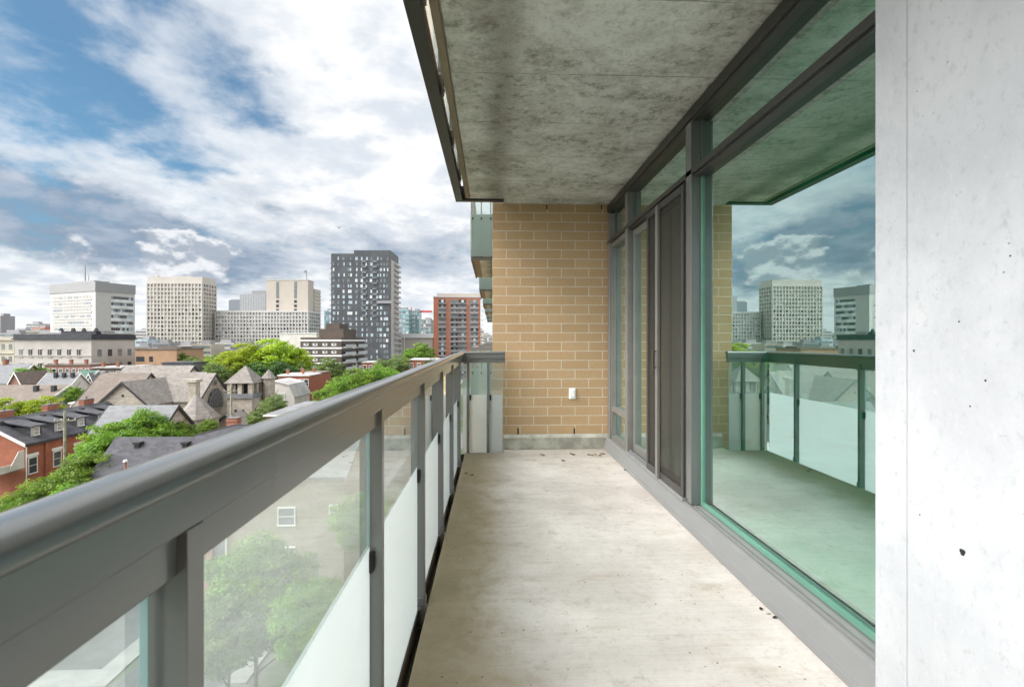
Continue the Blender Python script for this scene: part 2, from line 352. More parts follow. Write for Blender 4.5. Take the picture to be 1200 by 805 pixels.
def m_frost(c1=(.69, .72, .715), c2=(.75, .78, .775)):
    m, b, out = newmat('frosted glass'); 
    tc = b.n('ShaderNodeTexCoord').outputs['Object']; n = b.noise(b.mapping(tc, (1, 1, 4)), 6, 5, .6)
    col = b.mix(n.outputs[0], c1, c2)
    d = b.n('ShaderNodeBsdfDiffuse'); b.nt.links.new(col, d.inputs[0]); t = b.n('ShaderNodeBsdfTranslucent'); b.nt.links.new(col, t.inputs[0])
    mx = b.n('ShaderNodeMixShader'); mx.inputs[0].default_value = .78; b.nt.links.new(d.outputs[0], mx.inputs[1]); b.nt.links.new(t.outputs[0], mx.inputs[2])
    g = b.n('ShaderNodeBsdfGlossy'); g.inputs['Roughness'].default_value = .12; fr = b.n('ShaderNodeFresnel'); m3 = b.n('ShaderNodeMixShader'); b.put(m3.inputs[0], b.m('MULTIPLY', fr.outputs[0], b.m('SUBTRACT', 1.0, b.n('ShaderNodeNewGeometry').outputs['Backfacing'])))
    b.nt.links.new(mx.outputs[0], m3.inputs[1]); b.nt.links.new(g.outputs[0], m3.inputs[2]); b.nt.links.new(m3.outputs[0], out.inputs[0]); return m
def m_window_wall():
    "green low-e unit: strong coated reflection over a dark green room"
    m, b, out = newmat('green window glass')
    gl = b.n('ShaderNodeBsdfGlossy'); gl.inputs['Roughness'].default_value = 0.0; gl.inputs[0].default_value = (.76, .93, .90, 1)
    tr = b.n('ShaderNodeBsdfTransparent'); tr.inputs[0].default_value = (.66, .98, .86, 1)
    lw = b.n('ShaderNodeFresnel'); lw.inputs[0].default_value = 1.55
    mx = b.n('ShaderNodeMixShader'); b.put(mx.inputs[0], b.m('MULTIPLY', b.m('ADD', b.m('MULTIPLY', lw.outputs[0], 2.1), .46, clamp=True), b.m('SUBTRACT', 1.0, b.n('ShaderNodeNewGeometry').outputs['Backfacing'])))
    b.nt.links.new(tr.outputs[0], mx.inputs[1]); b.nt.links.new(gl.outputs[0], mx.inputs[2]); b.nt.links.new(mx.outputs[0], out.inputs[0]); return m
def m_roof(name, c, c2):
    m, b, out = newmat(name); tc = b.n('ShaderNodeTexCoord').outputs['Object']
    sp = b.n('ShaderNodeSeparateXYZ'); b.nt.links.new(tc, sp.inputs[0])
    n = b.noise(tc, .35, 6, .65); 
    v = b.n('ShaderNodeTexVoronoi'); v.inputs['Scale'].default_value = 1.9; b.nt.links.new(b.mapping(tc, (1, 1, 1.8)), v.inputs[0])
    vs = b.n('ShaderNodeSeparateColor'); b.nt.links.new(v.outputs['Color'], vs.inputs[0])
    col = b.mix(b.ramp(b.m('ADD', b.m('MULTIPLY', n.outputs[0], .6), b.m('MULTIPLY', vs.outputs[0], .4)), .05, .95), c, c2)
    ln = b.ramp(b.m('FRACT', b.m('DIVIDE', b.m('ADD', sp.outputs[2], 50.0), .22)), .82, .95, 0, .35)
    col = b.mix(ln, col, tuple(q*.5 for q in c))
    princ(b, out, Base_Color=col, Roughness=.85, Specular_IOR_Level=.25); return m
def m_ground():
    m, b, out = newmat('city ground'); tc = b.n('ShaderNodeTexCoord').outputs['Object']
    n = b.noise(tc, .03, 8, .6); n2 = b.noise(tc, .4, 6, .65)
    col = b.mix(b.ramp(n.outputs[0], .46, .54), (.055, .09, .03), (.16, .155, .145))
    col = b.mix(b.ramp(n2.outputs[0], .3, .7, 0, .5), col, (.12, .12, .10))
    princ(b, out, Base_Color=col, Roughness=.95, Specular_IOR_Level=.1); return m

M = {}
M['floor'] = m_floor(); M['ceil'] = m_ceiling(); M['column'] = m_column()
M['brick'] = brickmat('tan brick', (.475, .325, .185), (.43, .29, .16), (.60, .53, .42), .3, .1, .010, nvar=.12, bm=.7)
M['curb'] = plain('curb concrete', (.34, .33, .28), .9, var=.3, scale=6, bmp=.4)
def m_rail():
    m, b, out = newmat('bronze grey paint'); tc = b.n('ShaderNodeTexCoord').outputs['Object']
    n1 = b.noise(b.mapping(tc, (6, .6, 1.5)), 3, 8, .65).outputs[0]; n2 = b.noise(tc, 70, 6, .75).outputs[0]; n3 = b.noise(b.mapping(tc, (3, 3, .5)), 9, 7, .7).outputs[0]
    col = b.mix(b.ramp(n1, .3, .7), (.130, .136, .133), (.138, .143, .140))
    col = b.mix(b.ramp(n2, .62, .74, 0, .04), col, (.24, .235, .22))
    p = princ(b, out, Base_Color=col, Roughness=.27, Metallic=.30, Specular_IOR_Level=.7, Coat_Weight=.5, Coat_Roughness=.16)
    return m
M['rail'] = m_rail()
M['rail2'] = plain('taupe frame paint', (.20, .192, .178), .38, .25, var=.07, scale=8, spec=.5)
M['dark'] = plain('dark frame paint', (.05, .048, .045), .4, .1, var=.1)
M['sill'] = plain('sky-lit sill paint', (.235, .235, .235), .45, .2, var=.05, scale=2, spec=.45)  # same frame paint, made paler for the sky light on the sill
M['rubber'] = plain('black rubber', (.015, .015, .015), .7)
M['steel'] = plain('zinc steel', (.45, .44, .42), .35, .9)
M['clear'] = glassy('clear rail glass', (.90, .955, .94), .02, (.68, .75, .76), .12, grow=1.9)
M['frost'] = m_frost(); M['frost2'] = m_frost((.36, .47, .45), (.42, .53, .51))
M['gedge'] = plain('glass edge', (.26, .42, .43), .2, spec=.6)
M['strip'] = plain('green edge reflection', (.11, .24, .18), .35, spec=.5)
M['wglass'] = m_window_wall()
M['room'] = plain('dim room', (.26, .70, .60), .9)
M['mesh'] = glassy('insect screen', (.74, .72, .70), .0, (.22, .20, .185), .30, rough=.6, grow=.0)
M['white'] = plain('white plastic', (.78, .78, .76), .4, var=.03)
M['mortardark'] = plain('weep slot', (.02, .018, .015), .9)
M['deadleaf'] = plain('dead leaf', (.10, .055, .025), .9, var=.4, scale=40)
M['litter'] = plain('pale litter', (.42, .39, .33), .9, var=.4, scale=40)
# city
M['stone'] = plain('pale limestone', (0.421, 0.392, 0.363), .9, var=.1, scale=.15)
M['whitewall'] = plain('white precast', (0.46, 0.44, 0.425), .85, var=.05, scale=.08)
M['bandgrey'] = plain('grey precast', (.28, .275, .28), .8, var=.05, scale=.1)
M['beige'] = plain('beige precast', (.49, .455, .41), .9, var=.06, scale=.06)
M['beige2'] = plain('pale grey precast', (0.468, 0.45, 0.427), .9, var=.06, scale=.06)
M['beige3'] = plain('warm beige precast', (.44, .395, .345), .9, var=.05, scale=.06)
M['cream'] = plain('cream stone', (.45, .41, .33), .9, var=.1, scale=.2)
M['greytower'] = bands('ribbed grey tower', (.42, .42, .43), (.33, .34, .36), 0, 3.0, .5)
M['bluegrey'] = plain('blue grey tower', (.19, .21, .24), .7, objvar=.1)
M['charcoal'] = plain('charcoal cladding', (.070, .074, .082), .5, var=.2, scale=.2)
M['balcony'] = plain('pale balcony', (.45, .45, .46), .7, var=.1)
M['teal'] = plain('teal curtain wall', (.16, .33, .36), .25, var=.3, scale=.12, spec=.8)
M['redbrick'] = brickmat('orange red brick', (.40, .135, .075), (.33, .10, .055), (.36, .25, .2), .24, .08, .010, nvar=.25, bm=0)
M['towerbrick'] = plain('tower brick', (.42, .165, .10), .9, var=.1, scale=.1)
M['brownbrick'] = plain('brown brick', (.10, .078, .064), .9, var=.1, scale=.2)
M['tanbrick'] = plain('tan orange brick', (.40, .255, .16), .9, var=.12, scale=.3)
M['beigebrick'] = brickmat('beige brick', (.40, .345, .265), (.35, .295, .225), (.40, .36, .3), .24, .08, .01, nvar=.2, bm=0)
M['pinkbrick'] = brickmat('pink brick', (.42, .22, .17), (.36, .18, .14), (.42, .36, .3), .24, .08, .01, nvar=.2, bm=0)
M['churchstone'] = brickmat('church stone', (.56, .50, .42), (.43, .38, .315), (.48, .43, .37), .75, .32, .03, nvar=.3, bm=0)
M['slate'] = m_roof('pale slate', (.15, .135, .122), (.27, .245, .22))
M['slate2'] = m_roof('grey shingle', (.15, .152, .157), (.22, .223, .23))
M['asphaltroof'] = m_roof('dark shingle', (.050, .050, .056), (.095, .095, .105))
M['brownroof'] = m_roof('brown shingle', (.13, .105, .09), (.20, .165, .14))
M['greenroof'] = m_roof('green shingle', (.05, .11, .085), (.09, .16, .12))
M['blackroof'] = plain('black slate roof', (.035, .037, .045), .6, var=.3)
M['flatroof'] = plain('gravel roof', (.36, .35, .34), .95, var=.2, scale=.3)
M['whiteroof'] = plain('white membrane', (.60, .60, .59), .7, var=.05)
M['trim'] = plain('white trim', (.74, .73, .70), .6, var=.05)
M['darktrim'] = plain('dark trim', (.03, .03, .032), .6)
M['whitehouse'] = plain('white stucco', (.58, .55, .50), .9, var=.08, scale=.5)
M['copper'] = plain('metal cap', (.20, .18, .17), .5, .5)
M['wood'] = plain('weathered pole', (.27, .265, .20), .9, var=.3, scale=3)
M['chimney'] = brickmat('chimney brick', (.42, .16, .10), (.36, .13, .08), (.4, .3, .24), .24, .08, .012, nvar=.3, bm=0)
def wg(name, c, r=.15, s=.6): return plain(name, c, r, spec=s, var=.25, scale=.3)
M['wdark'] = wg('dark window', (.035, .04, .045)); M['wmid'] = wg('grey window', (.16, .18, .19)); M['wlight'] = wg('blind window', (.55, .57, .56), .5)
M['wblue'] = wg('sky window', (.36, .43, .47)); M['wbeige'] = wg('beige blind', (.33, .31, .28), .5)
M['leafA'] = m_leaf('leaf yellow green', (.19, .33, .012), (.46, .56, .02), .5)
M['leafB'] = m_leaf('leaf green', (.085, .20, .016), (.24, .40, .03), .45)
M['leafC'] = m_leaf('leaf olive', (.10, .16, .04), (.22, .28, .07), .4)
M['leafD'] = m_leaf('leaf dark', (.035, .10, .018), (.085, .19, .03), .35)
M['bark'] = plain('bark', (.11, .085, .06), .95, var=.3, scale=2)
M['asphalt'] = plain('asphalt', (.075, .075, .078), .9, var=.2, scale=.6)
M['pave'] = plain('pavement', (.24, .235, .225), .9, var=.15, scale=.8)
M['paint'] = plain('road paint', (.7, .7, .66), .8)
M['ground'] = m_ground()
M['grass'] = plain('lawn', (.06, .13, .03), .95, var=.3, scale=.4)
M['red'] = plain('red paint', (.5, .03, .03), .5)

# ------------------------------------------------------------------ setting: ground and streets
FZ = CZ - 1.17                 # balcony floor level
g = MB(); g.poly((-6000, -3000, 0), (6000, -3000, 0), (6000, 9000, 0), (-6000, 9000, 0)); tag(g.build('ground', M['ground']), kind='structure')
def road(name, x0, x1, y0, y1, z, mat): o = MB().box(x0, x1, y0, y1, -.2, z).build(name, mat); return tag(o, kind='structure')
road('street', -60, -19, 26, 35, .004, M['asphalt']); road('street', -26.2, -18.8, 35.01, 400, .006, M['asphalt'])
road('street', -240, -26.21, 118.5, 127, .005, M['asphalt']); road('street', -112, -103, 20, 118.49, .007, M['asphalt'])
road('parking_lot', -42, -28, 36.9, 52, .010, M['asphalt'])
road('pavement', -60, -26.8, 35.05, 36.85, .13, M['pave']); road('pavement', -60, -19, 24.0, 25.95, .13, M['pave'])
road('pavement', -28.4, -26.85, 36.86, 118, .131, M['pave']); road('pavement', -18.7, -17.2, 35, 300, .13, M['pave'])
lm = MB()
for k in range(11): lm.box(-59+k*3.8, -57.2+k*3.8, 30.4, 30.55, .004, .009)
for k in range(6): lm.box(-41.5, -36.6, 38+k*2.6, 38.12+k*2.6, .010, .016)
tag(lm.build('road_marking', M['paint']), kind='structure')

# ------------------------------------------------------------------ the balcony itself
YW = 5.31; YS = 5.13; XG = 1.32
f = MB().extr([(-.286, -1.2, FZ-.16), (-.286, YS, FZ-.16), (.12, YS, FZ-.16), (.12, YW, FZ-.16), (1.5, YW, FZ-.16), (1.5, -1.2, FZ-.16)], (0, 0, .16))
tag(f.build('balcony_floor', M['floor'], bevel=.004), kind='structure')
CE = CZ + 1.48
c = MB().extr([(-.226, -1.2, CE), (-.226, YS-.06, CE), (.12, YS-.06, CE), (.12, YW, CE), (1.6, YW, CE), (1.6, -1.2, CE)], (0, 0, .16))
c.extr([(-.278, -1.2, CE), (-.238, -1.2, CE), (-.238, YS-.05, CE), (.12, YS-.05, CE), (.12, YS, CE), (-.278, YS, CE)], (0, 0, .16))
c.extr([(-.239, -1.2, CE+.012), (-.225, -1.2, CE+.012), (-.225, YS-.05, CE+.012), (-.239, YS-.05, CE+.012)], (0, 0, .1))
tag(c.build('balcony_ceiling', M['ceil']), kind='structure')

# brick wall at the end
bw = empty('brick_wall', (0, YW, FZ), label='tan brick end wall of the balcony, on a concrete curb', cat='wall')
BT = CE - FZ
MB().box(0.0, 1.7, 0, .45, -FZ-.055, BT+8-.055).build('brickwork', M['brick'], bw, loc=(0, 0, .055))
cb = MB().extr([(.12, -.045, .002), (.12, -.045, .125), (.12, -.02, .15), (.12, -.002, .155), (.12, -.002, .002)], (1.14, 0, 0)); cb.build('curb', M['curb'], bw, bevel=.004)
for (px, py, hh) in ((607, 506, .085), (673, 506, .085), (641, 243, .05), (705, 243, .05)):
    X = X_at(px, YW); Z = Z_at(py, X, YW) - FZ
    MB().box(X-.007, X+.007, -.003, .01, Z-hh/2, Z+hh/2).build('weep_slot', M['mortardark'], bw)
so = empty('outlet_cover', (X_at(670.5, YW), YW-.002, Z_at(461, .9, YW)), label='small white outlet cover low on the tan brick wall', cat='outlet')
MB().box(-.036, .036, -.012, 0, -.058, .058).build('plate', M['white'], so, bevel=.004)
MB().box(-.022, .022, -.024, -.0125, -.04, .04).build('flap', M['white'], so, bevel=.003)

# concrete column beside the camera
YC = 1.367; XC = 1.10
co = empty('concrete_column', (XC, YC, FZ), label='broad pale concrete column at the right edge, nearest to the camera', cat='column')
MB().extr([(0, 0, -FZ), (0, -.105, -FZ), (.003, -.1065, -FZ), (.003, -.1085, -FZ), (0, -.110, -FZ), (0, -1.0, -FZ), (.6, -1.0, -FZ), (.6, 0, -FZ)], (0, 0, CE+FZ-.001-FZ+.0)).build('shaft', M['column'], co)
for (px, py, r) in ((1128, 647, .0075), (1124, 377, .0022), (1071, 411, .003), (1155, 446, .0025), (1137, 476, .002), (1078, 603, .002), (1184, 300, .002)):
    a = ray(px); Y = XC/(a[0]/a[1]); Z = Z_at(py, XC, Y)
    mm = MB()
    ring = [(-.0006, (Y-YC)+math.cos(t)*r*(.9+.25*math.sin(3*t)), Z-FZ+math.sin(t)*r*1.25*(1+.2*math.cos(2*t))) for t in [k*math.pi/7 for k in range(14)]]
    mm.extr(ring, (.0004, 0, 0)); mm.build('bug_hole', M['mortardark'], co)

# ---- railing builder (local: y along the run, x outward is negative; z from the floor)
POSTY = [-.325, .525, 1.378, 2.219, 3.043, 3.84, 4.68]
def rail_profile():
    "cap cross-section, x then z above floor"
    return [(-.291, 1.030), (-.286, 1.0315), (-.284, 1.0355), (-.2845, 1.0405), (-.287, 1.0455), (-.291, 1.050), (-.297, 1.0537), (-.305, 1.0562), (-.314, 1.0572), (-.324, 1.0562), (-.333, 1.0535), (-.341, 1.0495), (-.347, 1.0445), (-.351, 1.0385), (-.3515, 1.033), (-.348, 1.030)]
def glass_panel(root, p0, p1, z0, zf, z1, nrm, name='glass_panel'):
    "pane between two ground points with the frosted film up to zf on the inner side"
    p0, p1 = Vector(p0), Vector(p1); n = Vector(nrm); t = .008
    mm = MB().extr([(p0.x, p0.y, zf), (p1.x, p1.y, zf), (p1.x, p1.y, z1), (p0.x, p0.y, z1)], n*t)
    o = mm.build(name, M['clear'], root)
    mm = MB().extr([(p0.x, p0.y, z0), (p1.x, p1.y, z0), (p1.x, p1.y, zf-.001), (p0.x, p0.y, zf-.001)], n*t); mm.build('frosted_film', M['frost'], o)
    d = (p1-p0).normalized()
    for p, s_ in ((p0, -1), (p1, 1)):
        a = p + d*s_*.0003; b_ = p + d*s_*.0015
        MB().extr([(a.x, a.y, z0), (b_.x, b_.y, z0), (b_.x, b_.y, z1), (a.x, a.y, z1)], n*t).build('polished_edge', M['gedge'], o)
    return o
def railing(zf, label, own=True):
    r = empty('balcony_railing', (0, 0, zf), label=label, cat='railing')
    # cap: main run mitred into the return
    pr = rail_profile(); x_end = .135
    v = []; n = len(pr); mb = MB()
    rows = [[(x, -1.2, z) for x, z in pr], [(x, YS + (-.318-x) + .03, z) for x, z in pr], [(x_end, YS + (-.318-x) + .03, z) for x, z in pr]]
    # corner vertex: x=x, y mirrored
    for row in rows: mb.v += row
    for k in range(n):
        l = (k+1) % n
        mb.f.append((k, l, n+l, n+k)); mb.f.append((n+k, n+l, 2*n+l, 2*n+k))
    mb.f.append(tuple(range(n-1, -1, -1))); mb.f.append(tuple(range(2*n, 3*n)))
    cap = mb.build('top_rail', M['rail'], r)
    for p in cap.data.polygons: p.use_smooth = len(p.vertices) == 4 and abs(p.normal.z) > -2
    cap.data.set_sharp_from_angle(angle=R(50))
    YR = YS + .03        # centre of the return run
    fb = MB().extr([(-.300, -1.2, .983), (-.300, YR-.030, .983), (x_end, YR-.030, .983), (x_end, YR+.02, .983), (-.346, YR+.02, .983), (-.346, -1.2, .983)], (0, 0, .0465))
    fb.build('upper_beam', M['rail'], r, bevel=.002)
    fb = MB().extr([(-.311, -1.2, .938), (-.311, YR-.021, .938), (x_end-.002, YR-.021, .938), (x_end-.002, YR+.012, .938), (-.350, YR+.012, .938), (-.350, -1.2, .938)], (0, 0, .0447))
    fb.build('glazing_channel', M['rail'], r, bevel=.0015)
    # bottom shoe and fascia bar
    MB().extr([(-.326, -1.2, -.10), (-.326, YR+.004, -.10), (.12, YR+.004, -.10), (.12, YR+.03, -.10), (-.352, YR+.03, -.10), (-.352, -1.2, -.10)], (0, 0, .078)).build('bottom_shoe', M['dark'], r)
    MB().extr([(-.312, -1.2, -.178), (-.312, YR-.012, -.178), (.12, YR-.012, -.178), (.12, YR+.045, -.178), (-.385, YR+.045, -.178), (-.385, -1.2, -.178)], (0, 0, .0775)).build('bottom_rail', M['dark'], r)
    for y in POSTY:
        p = MB().box(-.347, -.3005, y-.028, y, -.02, .9825).box(-.352, -.296, y-.033, y+.006, -.135, .03).build('post', M['rail'], r, bevel=.0012)
        for zz in (-.015, -.105):
            MB().tube((-.296, y-.013, zz), (-.291, y-.013, zz), .009, n=6).build('bolt', M['steel'], p); MB().tube((-.323, y-.033, zz), (-.323, y-.0375, zz), .008, n=6).build('bolt', M['steel'], p)
        MB().box(-.344, -.321, y-.046, y-.0285, .545, .60).build('clip', M['rubber'], p, bevel=.002)
    for a, b_ in zip(POSTY, POSTY[1:]):
        glass_panel(r, (-.331, a+.004, 0), (-.331, b_-.040, 0), -.022, .615, .9379, (-1, 0, 0))
    glass_panel(r, (-.331, POSTY[-1]+.01, 0), (-.331, YR-.008, 0), -.022, .615, .9379, (-1, 0, 0))
    for px in (548.7, 572.2):
        X = X_at(px, YR)
        p = MB().box(X-.014, X+.014, YR-.028, YR+.018, -.02, .9825).box(X-.02, X+.02, YR-.0295, YR+.02, -.135, -.005).build('post', M['rail'], r, bevel=.0012)
        MB().box(X+.0145, X+.03, YR-.012, YR+.016, .545, .60).build('clip', M['rubber'], p, bevel=.002)
    xs = [-.325, X_at(548.7, YR), X_at(572.2, YR), .125]
    for a, b_ in zip(xs, xs[1:]):
        glass_panel(r, (a+.018, YR, 0), (b_-.018, YR, 0), -.022, .600, .9379, (0, 1, 0))
    return r
railing(FZ, 'bronze grey metal railing with frosted glass panels, in front on this balcony')
railing(CE+.16, 'railing of the balcony above, its dark bottom bar showing along the concrete ceiling')

# ---- window wall
ww = empty('window_wall', (0, 0, FZ), label='green glass window wall with sliding door in dark taupe frames', cat='window wall')
def H(h): return h + 1.17     # height above eye -> above floor
y0, y1 = -.6, YW
XF = 1.25
MB().box(XF+.012, XG+.10, y0, y1-.001, H(1.386), BT-.001).box(XF, XF+.0115, y0, y1-.001, H(1.40), BT-.02).build('header', M['dark'], ww, bevel=.003)
MB().box(XF+.02, XG+.08, y0, y1-.002, H(1.03), H(1.09)).box(XF, XF+.0195, y0, y1-.002, H(1.045), H(1.082)).build('transom_bar', M['dark'], ww, bevel=.003)
sl = MB().extr([(1.202, y0, 0), (1.202, y0, .028), (1.214, y0, .034), (1.226, y0, .118), (1.246, y0, .128), (1.30, y0, .132), (XG+.1, y0, .134), (XG+.1, y0, 0)], (0, y1-.003-y0, 0))
sl.build('sill', M['sill'], ww, bevel=.002)
MB().box(1.243, 1.249, y0, y1-.004, .1285, .1345).box(1.27, 1.276, y0, y1-.004, .1315, .1365).build('sill_groove_lip', M['rail2'], ww)
def mull(ya, yb, xf, z0, z1, mat='rail2', name='mullion'): return MB().box(xf, XG+.06, ya, yb, z0, z1).build(name, M[mat], ww, bevel=.003)
mull(5.20, y1-.005, XF+.006, .135, BT-.12)
mull(4.52, 4.60, XF+.004, .135, BT-.096); 
mull(3.04, 3.13, XF, .135, BT-.096, 'rail'); 
def pane(ya, yb, z0, z1, x=XG, name='pane', par=None): return MB().box(x, x+.012, ya, yb, z0, z1).build(name, M['wglass'], par or ww)
zt0, zt1 = H(1.09)+.001, H(1.386)-.001
for a, b_ in ((4.601, 5.199), (3.131, 4.519), (-.59, 3.039)): pane(a, b_, zt0, zt1, name='transom_pane')
for a, b_ in ((4.601, 5.199), (3.131, 4.519), (-.59, 3.039)):
    MB().box(XG-.012, XG-.0005, a, b_, zt0, zt0+.012).box(XG-.012, XG-.0005, a, a+.012, zt0+.0125, zt1).box(XG-.012, XG-.0005, b_-.012, b_, zt0+.0125, zt1).build('glazing_bead', M['rail'], ww)
# big fixed pane; its spacer strips carry the green edge reflection as colour
big = pane(-.59, 3.039, .1345, H(1.03)-.001, name='fixed_pane')
MB().box(XG-.010, XG-.0006, -.59, 3.038, .1375, .160).box(XG-.010, XG-.0006, 3.016, 3.038, .1605, H(1.03)-.002).build('edge_reflection', M['strip'], big)
# side light
fr = MB()
fr.box(XF+.02, XG-.001, 4.603, 4.635, .136, H(1.03)-.001).box(XF+.02, XG-.001, 5.165, 5.197, .136, H(1.03)-.001)
fr.box(XF+.02, XG-.001, 4.636, 5.164, H(.99), H(1.03)-.001).box(XF+.02, XG-.001, 4.636, 5.164, .42, .47).box(XF+.02, XG-.001, 4.636, 5.164, .136, .165)
sf = fr.build('side_window_frame', M['rail2'], ww, bevel=.002)
pane(4.60, 5.20, .136, H(1.03)-.002, name='side_pane', par=sf)
# sliding door: fixed leaf (far) and sliding leaf + insect screen (near)
ym = 3.86
def leaf(ya, yb, xf, nm):
    q = MB()
    q.box(xf, xf+.035, ya, ya+.05, .14, 2.19).box(xf, xf+.035, yb-.05, yb, .14, 2.19).box(xf, xf+.035, ya+.051, yb-.051, 2.13, 2.19).box(xf, xf+.035, ya+.051, yb-.051, .14, .215)
    o = q.build(nm, M['rail2'], ww, bevel=.002)
    MB().box(xf+.014, xf+.022, ya+.051, yb-.051, .216, 2.129).build('door_glass', M['wglass'], o)
    return o
l1 = leaf(ym-.03, 4.515, XG-.012, 'door_leaf'); l2 = leaf(3.135, ym+.04, XG-.052, 'door_leaf')
sc = MB(); xf = XG-.082
sc.box(xf, xf+.02, 3.14, 3.18, .142, 2.185).box(xf, xf+.02, ym+.0, ym+.04, .142, 2.185).box(xf, xf+.02, 3.181, ym-.001, 2.14, 2.185).box(xf, xf+.02, 3.181, ym-.001, .142, .20)
so_ = sc.build('screen_door', M['dark'], ww, bevel=.002)
MB().box(xf+.008, xf+.010, 3.181, ym-.001, .201, 2.139).build('insect_screen', M['mesh'], so_)
for yy in (3.60,):
    MB().box(XG-.105, XG-.083, yy-.022, yy+.022, .15, 2.17).build('meeting_stile', M['rail2'], ww, bevel=.002)
hd = MB(); hd.box(XG-.135, XG-.122, 3.585, 3.60, .95, 1.11).box(XG-.1215, XG-.1055, 3.587, 3.598, .965, .975).box(XG-.1215, XG-.1055, 3.587, 3.598, 1.085, 1.095)
hd.build('door_handle', M['dark'], so_, bevel=.003)
MB().box(XF+.005, XG-.09, 3.135, 4.515, .1285, .150).box(XG-.048, XG-.04, 3.135, 4.515, .1345, .158).build('door_track', M['sill'], ww, bevel=.001)
# dim room behind (closed shell)
MB().box(XG+.11, XG+4.0, y0, y1+.3, .01, .02).box(XG+4.0, XG+4.05, y0, y1+.3, .02, BT-.03).box(XG+.11, XG+4.0, y0-.05, y0-.001, .01, BT-.03).box(XG+.11, XG+4.0, y1+.3, y1+.35, .01, BT-.03).box(XG+.11, XG+4.0, y0, y1+.3, BT-.03, BT-.02).build('room_shell', M['room'], ww)

# litter on the floor
def scrap(px, py, r, mat, lab, grp, cat='leaf', nm='dead_leaf'):
    d = 1.17*F/(py-HOR); t_ = ray(px)[0]/ray(px)[1]; d = d/(math.cos(TH)+t_*math.sin(TH)); X = t_*d
    mb = MB(); n = 7; a0 = random.random()*6
    ring = [(math.cos(a0+k*2*math.pi/n)*r*random.uniform(.6, 1.4), math.sin(a0+k*2*math.pi/n)*r*random.uniform(.4, .9), .002+random.random()*.006) for k in range(n)]
    for k in range(n): mb.poly((0, 0, .010), ring[k], ring[(k+1) % n])
    for k in range(n): mb.poly((0, 0, .0004), ring[(k+1) % n], ring[k])
    o = mb.build(nm, M[mat]); o.location = (X, d, FZ+.0006); tag(o, lab, cat, grp)
for (px, py) in ((634, 533), (637, 534), (670, 532), (672, 533), (690, 533), (694, 534), (698, 533), (703, 534), (706, 532), (660, 540), (733, 551), (736, 553)):
    scrap(px, py, random.uniform(.013, .028), 'deadleaf', 'dry brown leaf scrap on the balcony floor near the curb', 'dry leaf scraps near the curb')
for (px, py) in ((546, 555), (553, 557)):
    scrap(px, py, .018, 'deadleaf', 'dry brown leaf scrap near the outer edge of the balcony floor', 'leaf scraps near the outer floor edge')
for (px, py) in ((892, 714), (908, 724)):
    scrap(px, py, .011, 'mortardark', 'black crumb beside the sill on the floor', 'black crumbs by the sill', 'crumb', 'crumb')
scrap(900, 719, .013, 'litter', 'pale crumbly lump of dirt between two black crumbs by the sill', None, 'dirt', 'dirt_lump')
scrap(845, 660, .010, 'litter', 'small brown speck of dirt at the foot of the sill halfway along', None, 'dirt', 'dirt_lump')
scrap(604, 526.5, .05, 'litter', 'broken pale sliver lying at the left foot of the concrete curb', None, 'debris', 'mortar_sliver')

# ------------------------------------------------------------------ our own building further on: facade and the neighbours' balconies
fa = empty('apartment_facade', (0, 0, 0), label='tan facade of the same apartment block running on behind the brick wall', cat='building')
MB().box(.02, 9, YW+.47, 52, 0, CZ+9).build('wall', M['brick'], fa)
MB().box(-.2+.22, 9, -14, -1.5, 0, CZ+9).box(1.9+XG, 9, -1.49, YW+.4, 0, FZ-.3).box(5.6, 9, -1.49, YW+.4, FZ-.29, CZ+9).build('rear_wall', M['brick'], fa)
def neighbour(y, zf):
    r = empty('projecting_balcony', (0, y, zf))
    MB().box(-.36, .019, 0, 2.55, -.16, 0).build('slab', M['ceil'], r)
    MB().box(-.39, .015, -.03, -.002, .99, 1.05).box(-.39, -.33, -.001, 2.6, .99, 1.05).build('top_rail', M['rail'], r)
    MB().box(-.39, .015, -.03, -.002, -.178, -.12).box(-.39, -.362, -.001, 2.6, -.178, -.12).build('bottom_rail', M['dark'], r)
    for x in (-.36, -.20, -.03):
        MB().box(x-.012, x+.012, -.028, -.003, -.119, .989).build('post', M['rail'], r)
    for y_ in (.8, 1.7, 2.55): MB().box(-.385, -.362, y_-.02, y_+.02, -.119, .989).build('post', M['rail'], r)
    o = MB().box(-.386, .012, -.044, -.0365, .66, .985).box(-.400, -.392, -.044, 2.58, .66, .985).build('clear_glass', M['clear'], r)
    MB().box(-.386, .012, -.044, -.0365, -.11, .659).box(-.400, -.392, -.044, 2.58, -.11, .659).build('frosted_glass', M['frost2'], r)
    for x in (-.36, -.20, -.03): MB().box(x-.012, x+.012, -.05, -.0445, .56, .60).build('clip', M['rubber'], r)
    return r
nb0 = neighbour(9.0, CE+.16)
words = ['nearest', 'second', 'third', 'fourth', 'fifth', 'sixth']
for k in range(6):
    o = nb0 if k == 0 else copy_tree(nb0); o.location = (0, 9.0+5.7*k, CE+.16)
    tag(o, f'{words[k]} frosted glass balcony above eye level jutting past the brick wall', 'balcony', 'frosted glass balconies along the same block')
for k in range(4):
    o = copy_tree(nb0); o.location = (0, 9.0+5.7*k, FZ)
    tag(o, f'{words[k]} frosted glass balcony at our own level, seen beyond the end railing', 'balcony', 'frosted glass balconies along the same block')

